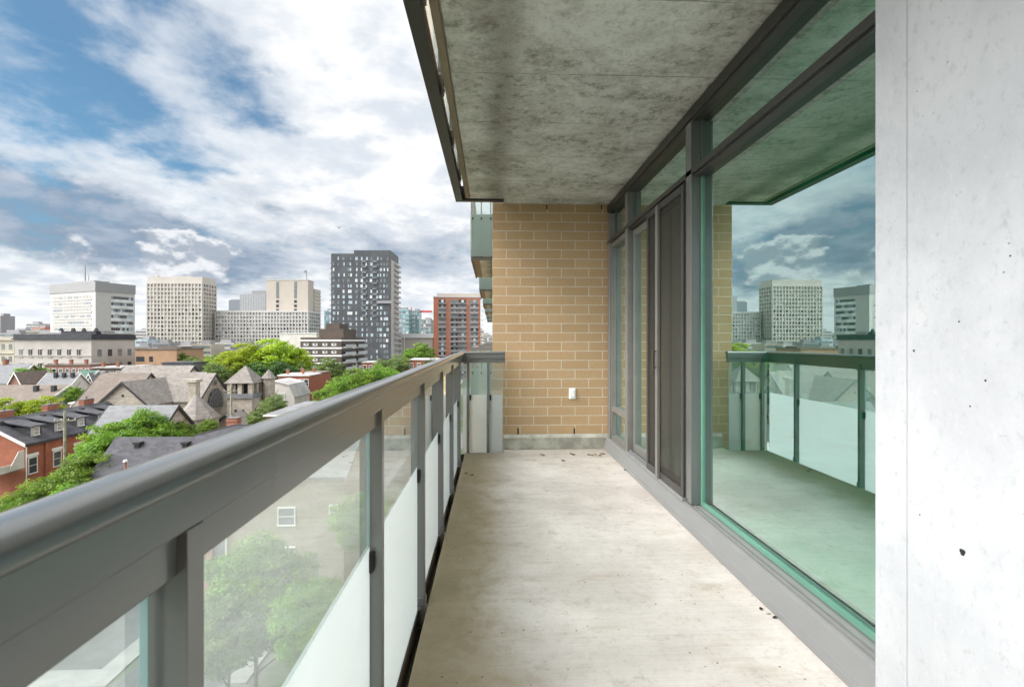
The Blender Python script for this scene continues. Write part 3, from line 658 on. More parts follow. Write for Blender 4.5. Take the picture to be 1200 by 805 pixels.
# ------------------------------------------------------------------ city builders
def foot(cpx, Yc, psi, lpx, rpx):
    "corner pixel at world Y; left face direction (-cos,sin), right face (sin,cos); returns origin(left end), rotation, width, depth"
    C = Vector((X_at(cpx, Yc), Yc)); p = R(psi); e1 = Vector((-math.cos(p), math.sin(p))); e2 = Vector((math.sin(p), math.cos(p)))
    def hit(e, px):
        r = Vector(ray(px)); det = e.x*(-r.y) + r.x*e.y
        return (C.x*r.y - C.y*r.x)/(e.y*r.x - e.x*r.y)
    w = hit(e1, lpx); d = hit(e2, rpx)
    O = C + e1*w
    return O, -p, abs(w), abs(d)
def zt(py, px, Y):  return Z_at(py, X_at(px, Y), Y)
WM = {}
def winmesh(w, h, matname, t=.12):
    k = (round(w, 3), round(h, 3), matname, t)
    if k not in WM:
        mb = MB().box(-w/2, w/2, -t/2, t/2, -h/2, h/2)
        me = bpy.data.meshes.new('window'); me.from_pydata(mb.v, [], mb.f); me.materials.append(M[matname]); WM[k] = me
    return WM[k]
def put_windows(root, items, cap=98, name='window'):
    "items: (x,y,z,rot,w,h,mat); first cap as own parts, the rest as one"
    rest = {}
    for i, (x, y, z, rt, w, h, mt) in enumerate(items):
        if i < cap:
            o = bpy.data.objects.new(name, winmesh(w, h, mt)); COL.objects.link(o); o.parent = root; o.location = (x, y, z); o.rotation_euler = (0, 0, rt)
        else:
            mb = rest.setdefault('all', [[], [], []]); c_, s_ = abs(math.cos(rt)), abs(math.sin(rt))
            hx = w/2*c_+.06*s_; hy = w/2*s_+.06*c_
            t_ = MB().box(x-hx, x+hx, y-hy, y+hy, z-h/2, z+h/2); n = len(mb[0]); mb[0] += t_.v; mb[1] += [tuple(q+n for q in ff) for ff in t_.f]; mb[2] += [mt]*6
    if rest:
        v, fs, ms = rest['all']; me = bpy.data.meshes.new('far_window'); me.from_pydata(v, [], fs)
        un = sorted(set(ms)); [me.materials.append(M[q]) for q in un]
        for p, q in zip(me.polygons, ms): p.material_index = un.index(q)
        o = bpy.data.objects.new('window_grid', me); COL.objects.link(o); o.parent = root; o['kind'] = 'stuff'
def fgrid(W_, y, xs, zs, w, h, mats, skip=0.0): return [(x, y, z, 0, w, h, random.choice(mats)) for z in zs for x in xs if random.random() >= skip]
def sgrid(x, ys, zs, w, h, mats): return [(x, y_, z, R(90), w, h, random.choice(mats)) for z in zs for y_ in ys]
def lin(a, b_, n): return [a+(b_-a)*(k+.5)/n for k in range(n)]

# --- white office tower (far left)
O, rz, w, d = foot(112, 290, 24, 59, 158); top = zt(330, 112, 290)
t = empty('office_tower', (O.x, O.y, 0), rz, label='white office tower with dark ribbon windows and a grey top band, leftmost', cat='building')
MB().box(0, w, 0, d, 0, top-5.5).build('wall', M['whitewall'], t)
MB().box(-.3, w+.3, -.3, d+.3, top-5.5+.01, top).build('parapet', M['bandgrey'], t)
it = []
for k in range(12):
    z = top-8.5-k*3.7
    for (a, b_) in ((.05, .92),):
        MB().box(w*a, w*b_, -.25, .02, z-1.75, z-.9).build('spandrel_band', M['whitewall'], t)
    it += fgrid(w, -.02, lin(w*.06, w*.90, 12), [z], w*.84/12*.92, 1.5, ['wbeige', 'wmid', 'wmid', 'wbeige', 'wbeige'])
    it += sgrid(w+.02, lin(d*.38, d*.95, 10), [z], d*.57/10*.9, 1.6, ['wdark', 'wdark', 'wblue', 'wmid'])
    MB().box(w, w+.35, d*.36, d*.96, z-2.6, z-.9).build('spandrel_band', M['wlight'], t)
put_windows(t, it)
MB().box(w*.2, w*.7, d*.3, d*.7, top+.01, top+2).build('penthouse', M['bandgrey'], t)
MB().tube((w*.42, d*.4, top+2), (w*.42, d*.4, top+12), .25, .12).tube((w*.50, d*.4, top+2), (w*.50, d*.4, top+6), .15, .1).build('antenna', M['darktrim'], t)

# --- long stone building with black mansard
O, rz, w, d = foot(107, 150, 6, 17, 158); top = zt(398, 107, 150)
t = empty('stone_institution', (O.x, O.y, 0), rz, label='long grey limestone building with rows of tall windows and a black mansard roof', cat='building')
MB().box(0, w, 0, d, 0, top).box(-.2, w+.2, -.2, 0, top-4.9, top-4.6).build('wall', M['stone'], t)
MB().extr([(-.5, -.5, top+.005), (w+.5, -.5, top+.005), (w+.5, d+.5, top+.005), (-.5, d+.5, top+.005)], (0, 0, .35)).extr([(-.2, -.2, top+.36), (w+.2, -.2, top+.36), (w+.2, d+.2, top+.36), (-.2, d+.2, top+.36)], (0, 0, 1.3)).build('roof', M['blackroof'], t)
pk = MB().box(w*.50, w*.96, 2.5, 9, top+1.67, top+2.6); 
for x in (.50, .66, .80, .96): pk.extr([(w*x-.6, 2.3, top+2.6), (w*x+.6, 2.3, top+2.6), (w*x+.12, 2.3, top+3.5), (w*x-.12, 2.3, top+3.5)], (0, .6, 0))
pk.build('roof_cresting', M['blackroof'], t)
MB().box(w*.85, w+.0, 4, 8, top+1.67, top+2.5).box(w*.2, w*.4, 5, 12, top+1.67, top+2.3).build('skylight', M['bandgrey'], t)
it = fgrid(w, -.0, lin(w*.02, w*.9, 7+0), [top-4-4.1*k for k in range(5)], 1.15, 2.1, ['wdark', 'wdark', 'wmid'])
it += sgrid(w+.0, lin(d*.06, d*.98, 4), [top-4-4.1*k for k in range(5)], 1.4, 2.1, ['wdark', 'wmid'])
put_windows(t, it)
lt = MB()
for i in it:
    if i[3] == 0: lt.box(i[0]-.85, i[0]+.85, -.14, .0, i[2]+1.06, i[2]+1.3).box(i[0]-.8, i[0]+.8, -.16, 0, i[2]-1.3, i[2]-1.1).box(i[0]-.05, i[0]+.05, -.09, -.061, i[2]-1.0, i[2]+1.0)
lt.build('window_surround', M['stone'], t)
mb = MB()
# cream building far left
O, rz, w, d = foot(16.5, 168, 6, -60, 24); top = zt(396, 10, 168)
t = empty('stone_institution', (O.x, O.y, 0), rz, label='cream stone building with small arched windows at the very left edge', cat='building')
MB().box(0, w, 0, d, 0, top).box(-.3, w+.3, -.4, 0, top-.8, top-.1).box(-.3, w+.3, -.3, 0, top-5.2, top-4.9).build('wall', M['cream'], t)
put_windows(t, fgrid(w, 0, lin(0, w, 9), [top-2.9, top-7, top-11.5, top-16], 1.1, 1.8, ['wdark', 'wmid']))
MB().box(0, w, .5, d, top+.01, top+.5).build('roof', M['flatroof'], t)

# --- beige precast grid tower
def lattice_tower(name, label, cpx, Y, psi, lpx, rpx, pytop, nx, nd, floorh, wallm, skirt, capm=4.2, rows=None, blank=(0, 0)):
    O, rz, w, d = foot(cpx, Y, psi, lpx, rpx); top = zt(pytop, cpx, Y)
    t = empty(name, (O.x, O.y, 0), rz, label=label, cat='building')
    MB().box(0, w, 0, d, 0, top).build('wall', M[wallm], t)
    n = int((top-capm-skirt)/floorh)
    z0 = top-capm-n*floorh
    g_ = MB()
    for k in range(nx+1): x = w*k/nx; g_.box(x-.45, x+.45, -.9, 0, z0, top-capm)
    for k in range(n+1): g_.box(0, w, -.75, 0, z0+k*floorh-.62, z0+k*floorh+.62)
    for k in range(nd+1): y = d*k/nd; g_.box(w, w+.9, y-.45, y+.45, z0, top-capm)
    for k in range(n+1): g_.box(w, w+.75, 0, d, z0+k*floorh-.62, z0+k*floorh+.62)
    g_.build('precast_grid', M[wallm], t)
    it = []
    for k in range(n):
        z = z0+(k+.5)*floorh; hi = k > n*.62
        it += [(x, -.03, z, 0, w/nx-.95, floorh-1.3, random.choice(['wlight', 'wbeige', 'wbeige'] if hi or random.random() < .5 else ['wdark', 'wmid', 'wbeige'])) for x in lin(0, w, nx)]
        it += [(w+.03, y, z, R(90), d/nd-.95, floorh-1.3, random.choice(['wbeige', 'wmid'])) for y in lin(0, d, nd)]
    it.sort(key=lambda q: q[1]); put_windows(t, it)
    return t, w, d, top, z0
t, w, d, top, z0 = lattice_tower('office_tower', 'square beige precast tower with a fine window grid right of the white tower', 237, 430, 2, 173, 252.5, 324.5, 16, 5, 3.5, 'beige', 16, 5.5)
MB().box(w*.3, w*.7, d*.3, d*.9, top+.01, top+1.2).box(w*.1, w*.14, 3, 5, top+.01, top+1.6).build('penthouse', M['beige3'], t)
put_windows(t, [(w*.62+k*6, -.03, 9.5, 0, 3.6, 3.6, 'wdark') for k in range(4)], name='base_opening')
# --- the long slab
t, w, d, top, z0 = lattice_tower('office_slab', 'long pale grey precast office slab with a dotted window grid', 361, 440, 2, 252.8, 374, 364, 30, 5, 3.3, 'beige2', 18, 1.2)
# tall plain tower
O, rz, w, d = foot(361, 455, 2, 312, 375); top = zt(329, 361, 455)
t = empty('office_tower', (O.x, O.y, 0), rz, label='plain beige tower with two dark vertical window strips behind the long slab', cat='building')
MB().box(0, w, 0, d*.45, 0, top).box(-.2, w+.2, -.2, d*.45+.2, top+.01, top+.9).build('wall', M['beige3'], t)
MB().box(w*.2, w+.5, d*.46, d, 0, top-6).build('rear_wing', M['beige3'], t)
for xx in (.27, .70):
    MB().box(w*xx-1.2, w*xx+1.2, -.15, .02, top-16, top-1).build('window_strip', M['wmid'], t)
    put_windows(t, [(w*xx, -.1, top-19-k*4, 0, 2.4, 2.4, 'wdark') for k in range(4)])
gz = MB()
for k in range(26): gz.box(w+.5, w+1.1, d*.46, d, top-9-k*3.4, top-8-k*3.4)
gz.build('floor_band', M['beige'], t)
MB().tube((w*.93, 3, top+.9), (w*.93, 3, top+10), .2).build('flagpole', M['darktrim'], t)
MB().box(w*.93-2.2, w*.93, 2.95, 3.05, top+7.6, top+9.6).build('flag', M['bluegrey'], t)
# grey background towers
O, rz, w, d = foot(311, 600, 0, 281, 316); top = zt(345, 311, 600)
t = empty('background_tower', (O.x, O.y, 0), rz, label='pale ribbed grey tower beyond the long slab', cat='building')
MB().box(0, w, 0, d, 0, top).build('wall', M['greytower'], t); MB().box(w*.45, w, 2, d, top+.01, top+4.5).build('penthouse', M['bandgrey'], t)
O, rz, w, d = foot(281, 640, 0, 268, 284); top = zt(352, 281, 640)
t = empty('background_tower', (O.x, O.y, 0), rz, label='small blue grey block beside the ribbed grey tower', cat='building')
MB().box(0, w, 0, d, 0, top).build('wall', M['bluegrey'], t); MB().box(w*.1, w*.9, 2, d*.8, top+.01, top+1.5).build('roof_deck', M['bandgrey'], t)

# --- dark residential tower
O, rz, w, d = foot(457.5, 275, 1, 388, 467); top = zt(293.5, 457.5, 275)
t = empty('residential_tower', (O.x, O.y, 0), rz, label='tall charcoal apartment tower with scattered bright windows and balconies down its side', cat='building')
MB().box(w*.385, w, 0, d, 0, top).box(0, w*.384, 0, d, 0, top-1.9).build('wall', M['charcoal'], t)
rl = MB()
for k in range(13): rl.box(w*.03*k, w*.03*k+.1, 0, .1, top-1.89, top-.7)
rl.box(0, w*.36, 0, .1, top-.69, top-.6); rl.build('roof_railing', M['balcony'], t)
cols = [.045, .125, .215, .30, .33, .43, .52, .60, .68, .78, .84, .90, .95]
it = []; nfl = 24; fh = 3.03
for k in range(nfl):
    z = top-4.6-k*fh
    for c_ in cols:
        r_ = random.random()
        if r_ < .16: continue
        ww_ = random.choice([.7, .9, 1.3]); mt = random.choice(['wblue', 'wblue', 'wmid', 'wmid', 'wlight'])
        it.append((w*c_+random.uniform(-.3, .3), -.02, z, 0, ww_, 1.7, mt))
put_windows(t, it)
bl = []
for k in range(11):
    z = top-6.6-k*fh
    for c_ in (0.56, .74): 
        bl.append(MB().box(w*c_-1.3, w*c_+1.1, -.5, -.09, z-.1, z+.95).build('balcony', M['wmid'], t))
    MB().box(-1.3, 0-.001, .3, 5, z-.2, z+.9).build('side_balcony', M['balcony'], t)
for k in range(22):
    z = top-6.6-k*fh
    MB().box(w+.001, w+1.7, d*.35, d*.98, z-.3, z+.8).build('side_balcony', M['balcony'], t)
MB().box(w, w+.3, .8, d-.5, 6, top-5).build('side_cladding', M['beige2'], t)
MB().box(w*.78, w+1.0, -1.0, -.001, top-29.5, top-28).build('terrace', M['bandgrey'], t)
MB().box(-2, w+3, -6, -.7, 0, 7).build('podium', M['charcoal'], t)

# --- teal glass blocks, low white roof, red tower
for i, (c_, Y, l, r_, py, mt, lab) in enumerate([(388, 430, 380, 392, 364, 'teal', 'narrow teal glass block just left of the charcoal tower'),
        (479, 460, 464, 482, 362.5, 'teal', 'teal glass office block with a red crane behind, right of the charcoal tower'),
        (491, 470, 482.5, 494, 364, 'teal', 'second teal glass office block, right of the crane mast'),
        (505, 520, 493, 509, 374, 'bandgrey', 'low pale grey block between the teal glass offices and the red brick tower')]):
    O, rz, w, d = foot(c_, Y, 0, l, r_); top = zt(py, c_, Y)
    t = empty('glass_office' if mt == 'teal' else 'office_block', (O.x, O.y, 0), rz, label=lab, cat='building')
    MB().box(0, w, 0, d, 0, top).build('wall', M[mt], t)
    fl = MB()
    for k in range(9): fl.box(-.1, w+.1, -.15, d, top-1-k*3.8, top-.4-k*3.8)
    fl.build('floor_band', M['whitewall'] if i % 2 else M['bandgrey'], t)
    put_windows(t, [(w*(j+.5)/4, -.05, top-2.8-k*3.8, 0, w/5.2, 2.2, random.choice(['wblue', 'teal', 'wmid', 'wlight'])) for k in range(7) for j in range(4)])
    MB().box(w*.3, w*.8, d*.3, d*.8, top+.01, top+2).build('penthouse', M['bandgrey'], t)
for (px, lab) in ((482, 'thin red tower crane between the teal glass offices'), ):
    X = X_at(px, 480); z = zt(366, px, 480)
    t = empty('tower_crane', (X, 480, 0), 0, label=lab, cat='crane')
    MB().box(-.6, .6, -.6, .6, 0, z-.01).build('mast', M['bandgrey'], t); MB().box(-12, 20, -.7, .7, z, z+1.6).build('jib', M['red'], t); MB().extr([(-.6, -.5, z+1.61), (.6, -.5, z+1.61), (0, -.5, z+6)], (0, 1, 0)).build('apex', M['red'], t)
O, rz, w, d = foot(507.5, 300, 0, 461, 509); top = zt(391, 490, 300)
t = empty('low_hall', (O.x, O.y, 0), rz, label='low beige hall with a broad white roof left of the red brick tower', cat='building')
MB().box(0, w, 0, 40, 0, top-2.6).build('wall', M['beige3'], t); MB().extr([(-.5, -1, top-2.59), (w+.5, -1, top-2.59), (w+.5, -1, top-.6), (w-2, -1, top), (2, -1, top), (-.5, -1, top-.6)], (0, 42, 0)).build('roof', M['whiteroof'], t)
for px, py in ((471, 372), (474, 380)):
    X = X_at(px, 215); z = zt(py, px, 215)
    t = empty('light_mast', (X, 215, 0), 0, label='slender tall mast in front of the low beige hall' if px == 471 else 'shorter slender mast beside the tall one by the beige hall', cat='mast')
    MB().tube((0, 0, 0), (0, 0, z), .16, .08).build('pole', M['bandgrey'], t); MB().box(-.5, .5, -.15, .15, z-.6, z-.3).build('arm', M['bandgrey'], t)
O, rz, w, d = foot(563, 300, -3, 508, 582); top = zt(349, 540, 300)
t = empty('residential_tower', (O.x, O.y, 0), rz, label='red brick apartment tower with columns of recessed dark balconies, left of the tan brick wall', cat='building')
MB().box(0, w, 0, 26, 0, top).build('wall', M['towerbrick'], t)
MB().box(-.3, w+.3, -.3, 26, top+.01, top+.8).build('parapet', M['whitewall'], t); MB().box(2, w+1, 3, 22, top+.81, top+2.8).build('penthouse', M['beige3'], t)
x_ = lambda px: (X_at(px, 300)-X_at(508, 300))
k2 = 0
for (a, b_) in ((514, 522), (528, 536.2), (537.2, 546), (551, 560)):
    wa, wb = x_(a), x_(b_)
    for k in range(17):
        z = top-1.2-k*2.88
        q = MB().box(wa, wb, -.06, .01, z-2.4, z).build('balcony_recess', M['wmid'] if random.random() < .6 else M['wdark'], t)
        MB().box(wa-.1, wb+.1, -1.0, -.061, z-2.85, z-2.62).box(wa-.1, wb+.1, -1.0, -.94, z-2.6, z-1.75).build('balustrade', M['bandgrey'] if k % 3 else M['wmid'], q)
        MB().box((wa+wb)/2-.5, (wa+wb)/2+.9, -.1, -.061, z-1.7, z-.2).build('balcony_door', M[random.choice(['wbeige', 'wmid', 'wlight'])], q)
put_windows(t, [(x_(525), -.03, top-2.4-k*2.88, 0, .9, 1.2, 'wmid') for k in range(17)] + [(x_(549), -.03, top-2.4-k*2.88, 0, .9, 1.2, 'wmid') for k in range(17)] + [(x_(565), -.03, top-2.4-k*2.88, 0, .9, 1.2, 'wlight') for k in range(17)])

# --- brown apartment block with white bands
O, rz, w, d = foot(400, 192, 4, 352, 427.5); top = zt(395.5, 400, 192)
t = empty('apartment_block', (O.x, O.y, 0), rz, label='brown brick apartment block with white bands and balconies at its right side', cat='building')
MB().box(0, w, 0, d, 0, top).build('wall', M['brownbrick'], t)
bd = MB()
for k in range(7): bd.box(-.08, w+.08, -.08, 0-.001, top-.9-k*2.95-.55, top-.9-k*2.95+.05); bd.box(w+.001, w+.08, 0, d, top-.9-k*2.95-.55, top-.9-k*2.95+.05)
bd.build('white_band', M['trim'], t)
it = fgrid(w, -.0, [w*.14, w*.36, w*.6, w*.82], [top-2.7-k*2.95 for k in range(6)], 1.9, 1.0, ['wlight'])
put_windows(t, it); put_windows(t, [(a+.1, b_-.07, c_+.12, 0, .7, .45, 'wdark') for (a, b_, c_, *_r) in it], name='open_sash')
for k in range(7):
    for (a, b_) in ((.03, .45), (.55, .97)):
        z = top-1.6-k*2.95
        q = MB().box(w+.09, w+1.5, d*a, d*b_, z-2.3, z-1.9).box(w+1.42, w+1.5, d*a, d*b_, z-1.9, z-1.1).build('balcony', M['balcony'], t)
        MB().box(w+.082, w+.15, d*a+.5, d*b_-.5, z-1.85, z+.1).build('balcony_door', M['wdark'], q)
MB().box(w*.40, w*1.0, d*.08, d*.6, top+.01, top+3.4).box(w*.52, w*.86, d*.15, d*.5, top+3.41, top+5.6).build('penthouse', M['brownbrick'], t)
O, rz, w, d = foot(371, 225, 4, 328, 374); top = zt(391, 371, 225)
t = empty('low_hall', (O.x, O.y, 0), rz, label='blank white flat-roofed block behind the bright green trees', cat='building')
MB().box(0, w, 0, 20, 0, top).build('wall', M['whitehouse'], t); MB().box(-.2, w+.2, -.2, 20.2, top+.01, top+.5).build('roof', M['whiteroof'], t)

# --- tan orange brick block
O, rz, w, d = foot(207, 155, 0, 158.5, 209); top = zt(410, 190, 155)
t = empty('brick_block', (O.x, O.y, 0), rz, label='flat-roofed tan orange brick block with arched windows, right of the limestone building', cat='building')
MB().box(0, w, 0, 14, 0, top).build('wall', M['tanbrick'], t); MB().box(-.2, w+.2, -.2, 14.2, top+.01, top+.4).box(w*.38, w*.95, 3, 9, top+.41, top+1.0).build('roof', M['brownroof'], t)
put_windows(t, [(w*.12, 0, top-2.8, 0, 2.4, 1.5, 'wdark'), (w*.38, 0, top-2.8, 0, 1.1, 1.6, 'wdark'), (w*.12, 0, top-6, 0, 1.2, 1.5, 'wdark'), (w*.26, 0, top-6, 0, 1.2, 1.5, 'wmid'), (w*.38, 0, top-6, 0, 1.1, 1.6, 'wdark'), (w*.12, 0, top-9.5, 0, 1.4, 1.6, 'wdark')])

# ------------------------------------------------------------------ pitched roof bodies
def gable(root, x0, x1, y0, y1, z0, ze, zr, axis, wall, roof, over=.35, th=.22, nm='', bargemat=None, close=.0):
    "wall with gable ends plus two-slope roof; axis = direction of the ridge"
    if axis == 'x':
        ym = (y0+y1)/2; P = lambda a, z: (x0, a, z); vec = (x1-x0, 0, 0); a0, a1, am = y0, y1, ym; Q = lambda a, z: (x0-over, a, z); vec2 = (x1-x0+2*over, 0, 0)
    else:
        xm = (x0+x1)/2; P = lambda a, z: (a, y0, z); vec = (0, y1-y0, 0); a0, a1, am = x0, x1, xm; Q = lambda a, z: (a, y0-over, z); vec2 = (0, y1-y0+2*over, 0)
    sl = (zr-ze)/(am-a0)
    w_ = MB().extr([P(a0, z0), P(a1, z0), P(a1, ze-.02), P(am, zr-.02), P(a0, ze-.02)], vec).build(nm+'wall', M[wall], root)
    zo = ze-over*sl
    r_ = MB().extr([Q(a0-over, zo), Q(am, zr), Q(a1+over, zo), Q(a1+over, zo+th), Q(am, zr+th*1.1), Q(a0-over, zo+th)], vec2).build(nm+'roof', M[roof], root)
    if bargemat:
        e = .06
        for off in (-e-.0, None):
            base = (x0 if axis == 'x' else y0)-over
            if axis == 'x': q = lambda a, z: ((base-.08) if off is not None else base+vec2[0]+.002, a, z); vv = (.078, 0, 0)
            else: q = lambda a, z: (a, (base-.08) if off is not None else base+vec2[1]+.002, z); vv = (0, .078, 0)
            MB().extr([q(a0-over-.05, zo-.15), q(am, zr-.18), q(a1+over+.05, zo-.15), q(a1+over+.05, zo+th+.05), q(am, zr+th*1.1+.05), q(a0-over-.05, zo+th+.05)], vv).build('bargeboard', M[bargemat], r_)
    return w_, r_
def chim(root, x, y, z0, z1, w=.7, l=1.0, mat='chimney', cap='copper', pots=2):
    c_ = MB().box(x-w/2, x+w/2, y-l/2, y+l/2, z0, z1).box(x-w/2-.08, x+w/2+.08, y-l/2-.08, y+l/2+.08, z1-.35, z1-.15).build('chimney', M[mat], root)
    MB().box(x-w/2-.06, x+w/2+.06, y-l/2-.06, y+l/2+.06, z1+.001, z1+.12).build('chimney_cap', M[cap], c_)
    if pots: MB().tube((x, y, z1+.121), (x, y, z1+.55), .13).build('chimney_pot', M['copper'], c_)
def fwindow(root, x, y, z, w, h, face='y-', frame='trim', glass='wdark', sill=True):
    "framed window: face y- looks to -Y, x+ looks to +X"
    t_ = .09
    def bx(u0, u1, d0, d1, z0, z1, mb):
        if face == 'y-': mb.box(x+u0, x+u1, y-d1, y-d0, z0, z1)
        else: mb.box(x+d0, x+d1, y+u0, y+u1, z0, z1)
    f_ = MB(); e = .09
    bx(-w/2-e, -w/2, -.02, t_, z-h/2, z+h/2, f_); bx(w/2, w/2+e, -.02, t_, z-h/2, z+h/2, f_); bx(-w/2-e, w/2+e, -.02, t_, z+h/2+.001, z+h/2+e*1.6, f_); bx(-w/2, w/2, -.02, t_-.02, z-.03, z+.03, f_)
    if sill: bx(-w/2-e*1.5, w/2+e*1.5, -.02, t_+.06, z-h/2-e-.02, z-h/2-.001, f_)
    o = f_.build('window', M[frame], root); g_ = MB(); bx(-w/2, w/2, .005, .03, z-h/2, z+h/2, g_); g_.build('window_glass', M[glass], o); return o

# ------------------------------------------------------------------ church
ch = empty('stone_church', (-60, 95, 0), 0, label='grey stone church with pale slate roofs, rose window gable and a pyramid-capped tower', cat='church')
def L(o, x, y): return x+60, y-95
def cg(x0, x1, y0, y1, ze, zr, axis, nm, roof='slate', barge='darktrim', over=.3): return gable(ch, x0+60, x1+60, y0-95, y1-95, 0, ze, zr, axis, 'churchstone', roof, over, .2, nm, barge)
cg(-78, -64.2, 97, 119, 10, 18.4, 'x', 'nave_')
cg(-76, -57.5, 95.2, 106.6, 12.4, 17.45, 'x', 'hall_')
tw, tr_ = cg(-68, -55.3, 94.6, 105.6, 12.6, 17.3, 'x', 'transept_')
cg(-68.5, -60.0, 88, 101, 12.7, 16.6, 'y', 'west_')
cg(-75.3, -66.5, 91.0, 105, 11.6, 17.5, 'x', 'annex_', 'brownroof')
cg(-54, -45, 68.4, 75.2, 11.6, 14.6, 'x', 'chapel_', 'slate2')
# rose window on the transept gable (faces +X)
def arch(x, yc, zc, r, down, n=20):
    pts = [(x, yc+math.cos(t)*r, zc+math.sin(t)*r) for t in [math.pi*k/n for k in range(n+1)]]
    return pts + [(x, yc-r, zc-down), (x, yc+r, zc-down)]
X = -55.3+60; yc = 100.1-95; zc = 11.7
fr_ = MB().extr(arch(X-.01, yc, zc, 3.15, 1.35), (.16, 0, 0)).build('rose_window', M['churchstone'], ch)
MB().extr(arch(X+.151, yc, zc, 2.8, 1.15), (.03, 0, 0)).build('window_glass', M['wdark'], fr_)
tc_ = MB()
for k in range(7):
    t_ = math.pi*k/6; tc_.tube((X+.2, yc+math.cos(t_)*.5, zc+math.sin(t_)*.5), (X+.2, yc+math.cos(t_)*2.75, zc+math.sin(t_)*2.75), .06, n=5)
for r_ in (1.0, 2.0):
    for k in range(14): a, b_ = math.pi*k/14, math.pi*(k+1)/14; tc_.tube((X+.2, yc+math.cos(a)*r_, zc+math.sin(a)*r_), (X+.2, yc+math.cos(b_)*r_, zc+math.sin(b_)*r_), .05, n=5)
for k in range(-4, 5): tc_.tube((X+.2, yc+k*.6, zc-1.1), (X+.2, yc+k*.6, zc-.1), .05, n=5)
tc_.build('tracery', M['bandgrey'], fr_)
o = MB(); o.tube((X-.01, yc, 15.7), (X+.12, yc, 15.7), .85, n=18); o = o.build('round_window', M['churchstone'], ch); MB().tube((X+.121, yc, 15.7), (X+.16, yc, 15.7), .62, n=18).build('window_glass', M['wdark'], o)
# west gable small slit
MB().box(-64.45+60, -64.05+60, 88-95-.05, 88-95, 14.2, 14.6).build('slit_window', M['wdark'], ch)
# apse with conical roof
cx, cy = -50.2+60, 86-95; n = 8
oc = [(cx+math.cos((k+.5)*2*math.pi/n)*3.0, cy+math.sin((k+.5)*2*math.pi/n)*3.0, 0) for k in range(n)]
MB().extr(oc, (0, 0, 10.95)).build('apse_wall', M['churchstone'], ch)
cr = MB(); ring = [(cx+math.cos((k+.5)*2*math.pi/n)*3.35, cy+math.sin((k+.5)*2*math.pi/n)*3.35, 10.85) for k in range(n)]
for k in range(n): cr.poly(ring[k], ring[(k+1) % n], (cx-.6, cy+.3, 14.9))
cr.poly(*ring[::-1]); cr.build('apse_roof', M['slate'], ch)
for a in (-60, -20, 20):
    for s_ in (-.45, .45):
        pass
for (dy, dz) in ((-.9, 0), (.5, 0)):
    MB().box(cx+2.72, cx+2.86, cy+dy-.22, cy+dy+.22, 7.6, 9.9).build('lancet_window', M['wdark'], ch)
MB().box(cx-.2, cx+.25, cy-2.9, cy-2.76, 7.6, 9.9).box(cx+.8, cx+1.2, cy-2.9, cy-2.76, 7.6, 9.9).build('lancet_window', M['wdark'], ch)
# link between apse and transept + arcade
gable(ch, cx+.5, cx+5.2, cy+3.2, cy+8.5, 0, 8.6, 10.6, 'y', 'churchstone', 'slate', .3, .2, 'porch_', 'darktrim')
for k in range(3): MB().box(cx+1.2+k*1.2, cx+1.9+k*1.2, cy+3.08, cy+3.2, 5.6, 7.8).build('arcade_window', M['wdark'], ch)
# stone chimney
MB().box(-54.6+60, -53.2+60, 90.2-95, 91.6-95, 9, 16.9).box(-54.9+60, -52.9+60, 89.9-95, 91.9-95, 16.5, 17.0).build('stone_chimney', M['churchstone'], ch)
# tower
tx, ty = -49.7+60, 101-95; h_ = 2.4
MB().box(tx-h_, tx+h_, ty-h_, ty+h_, 0, 12.6).build('tower_shaft', M['churchstone'], ch)
MB().extr([(tx-h_-.3, ty-h_-.3, 12.61), (tx+h_+.3, ty-h_-.3, 12.61), (tx+h_+.3, ty+h_+.3, 12.61), (tx-h_-.3, ty+h_+.3, 12.61)], (0, 0, .9)).build('tower_skirt', M['slate2'], ch)
for sx in (-1, 0, 1):
    for sy in (-1, 0, 1):
        if sx or sy: MB().box(tx+sx*(h_-.4)-.4, tx+sx*(h_-.4)+.4, ty+sy*(h_-.4)-.4, ty+sy*(h_-.4)+.4, 13.52, 15.7).build('belfry_post', M['churchstone'], ch)
MB().box(tx-h_+1.1, tx+h_-1.1, ty-h_+1.1, ty+h_-1.1, 13.52, 15.7).build('belfry_louvre', M['darktrim'], ch)
tr = MB(); e = h_+.45; ring = [(tx-e, ty-e, 15.6), (tx+e, ty-e, 15.6), (tx+e, ty+e, 15.6), (tx-e, ty+e, 15.6)]
for k in range(4): tr.poly(ring[k], ring[(k+1) % 4], (tx, ty, 19.0))
tr.poly(*ring[::-1]); tr.build('tower_roof', M['slate'], ch)
t2x, t2y = tx+3.6, ty+2.2
MB().tube((t2x, t2y, 0), (t2x, t2y, 16.2), 1.15, n=12).build('stair_turret', M['churchstone'], ch); MB().tube((t2x, t2y, 16.21), (t2x, t2y, 18.1), 1.5, .03, n=12).build('turret_roof', M['slate'], ch)
for k in range(3): MB().box(tx+h_, tx+h_+.06, ty-1.3+k*1.1, ty-.8+k*1.1, 7.2, 10.4).build('lancet_window', M['wdark'], ch)
for k in range(2): MB().box(tx-1.0+k*1.4, tx-.5+k*1.4, ty-h_-.06, ty-h_, 7.2, 10.4).build('lancet_window', M['wdark'], ch)
for v in (W(162, 438, 110), ):
    pass

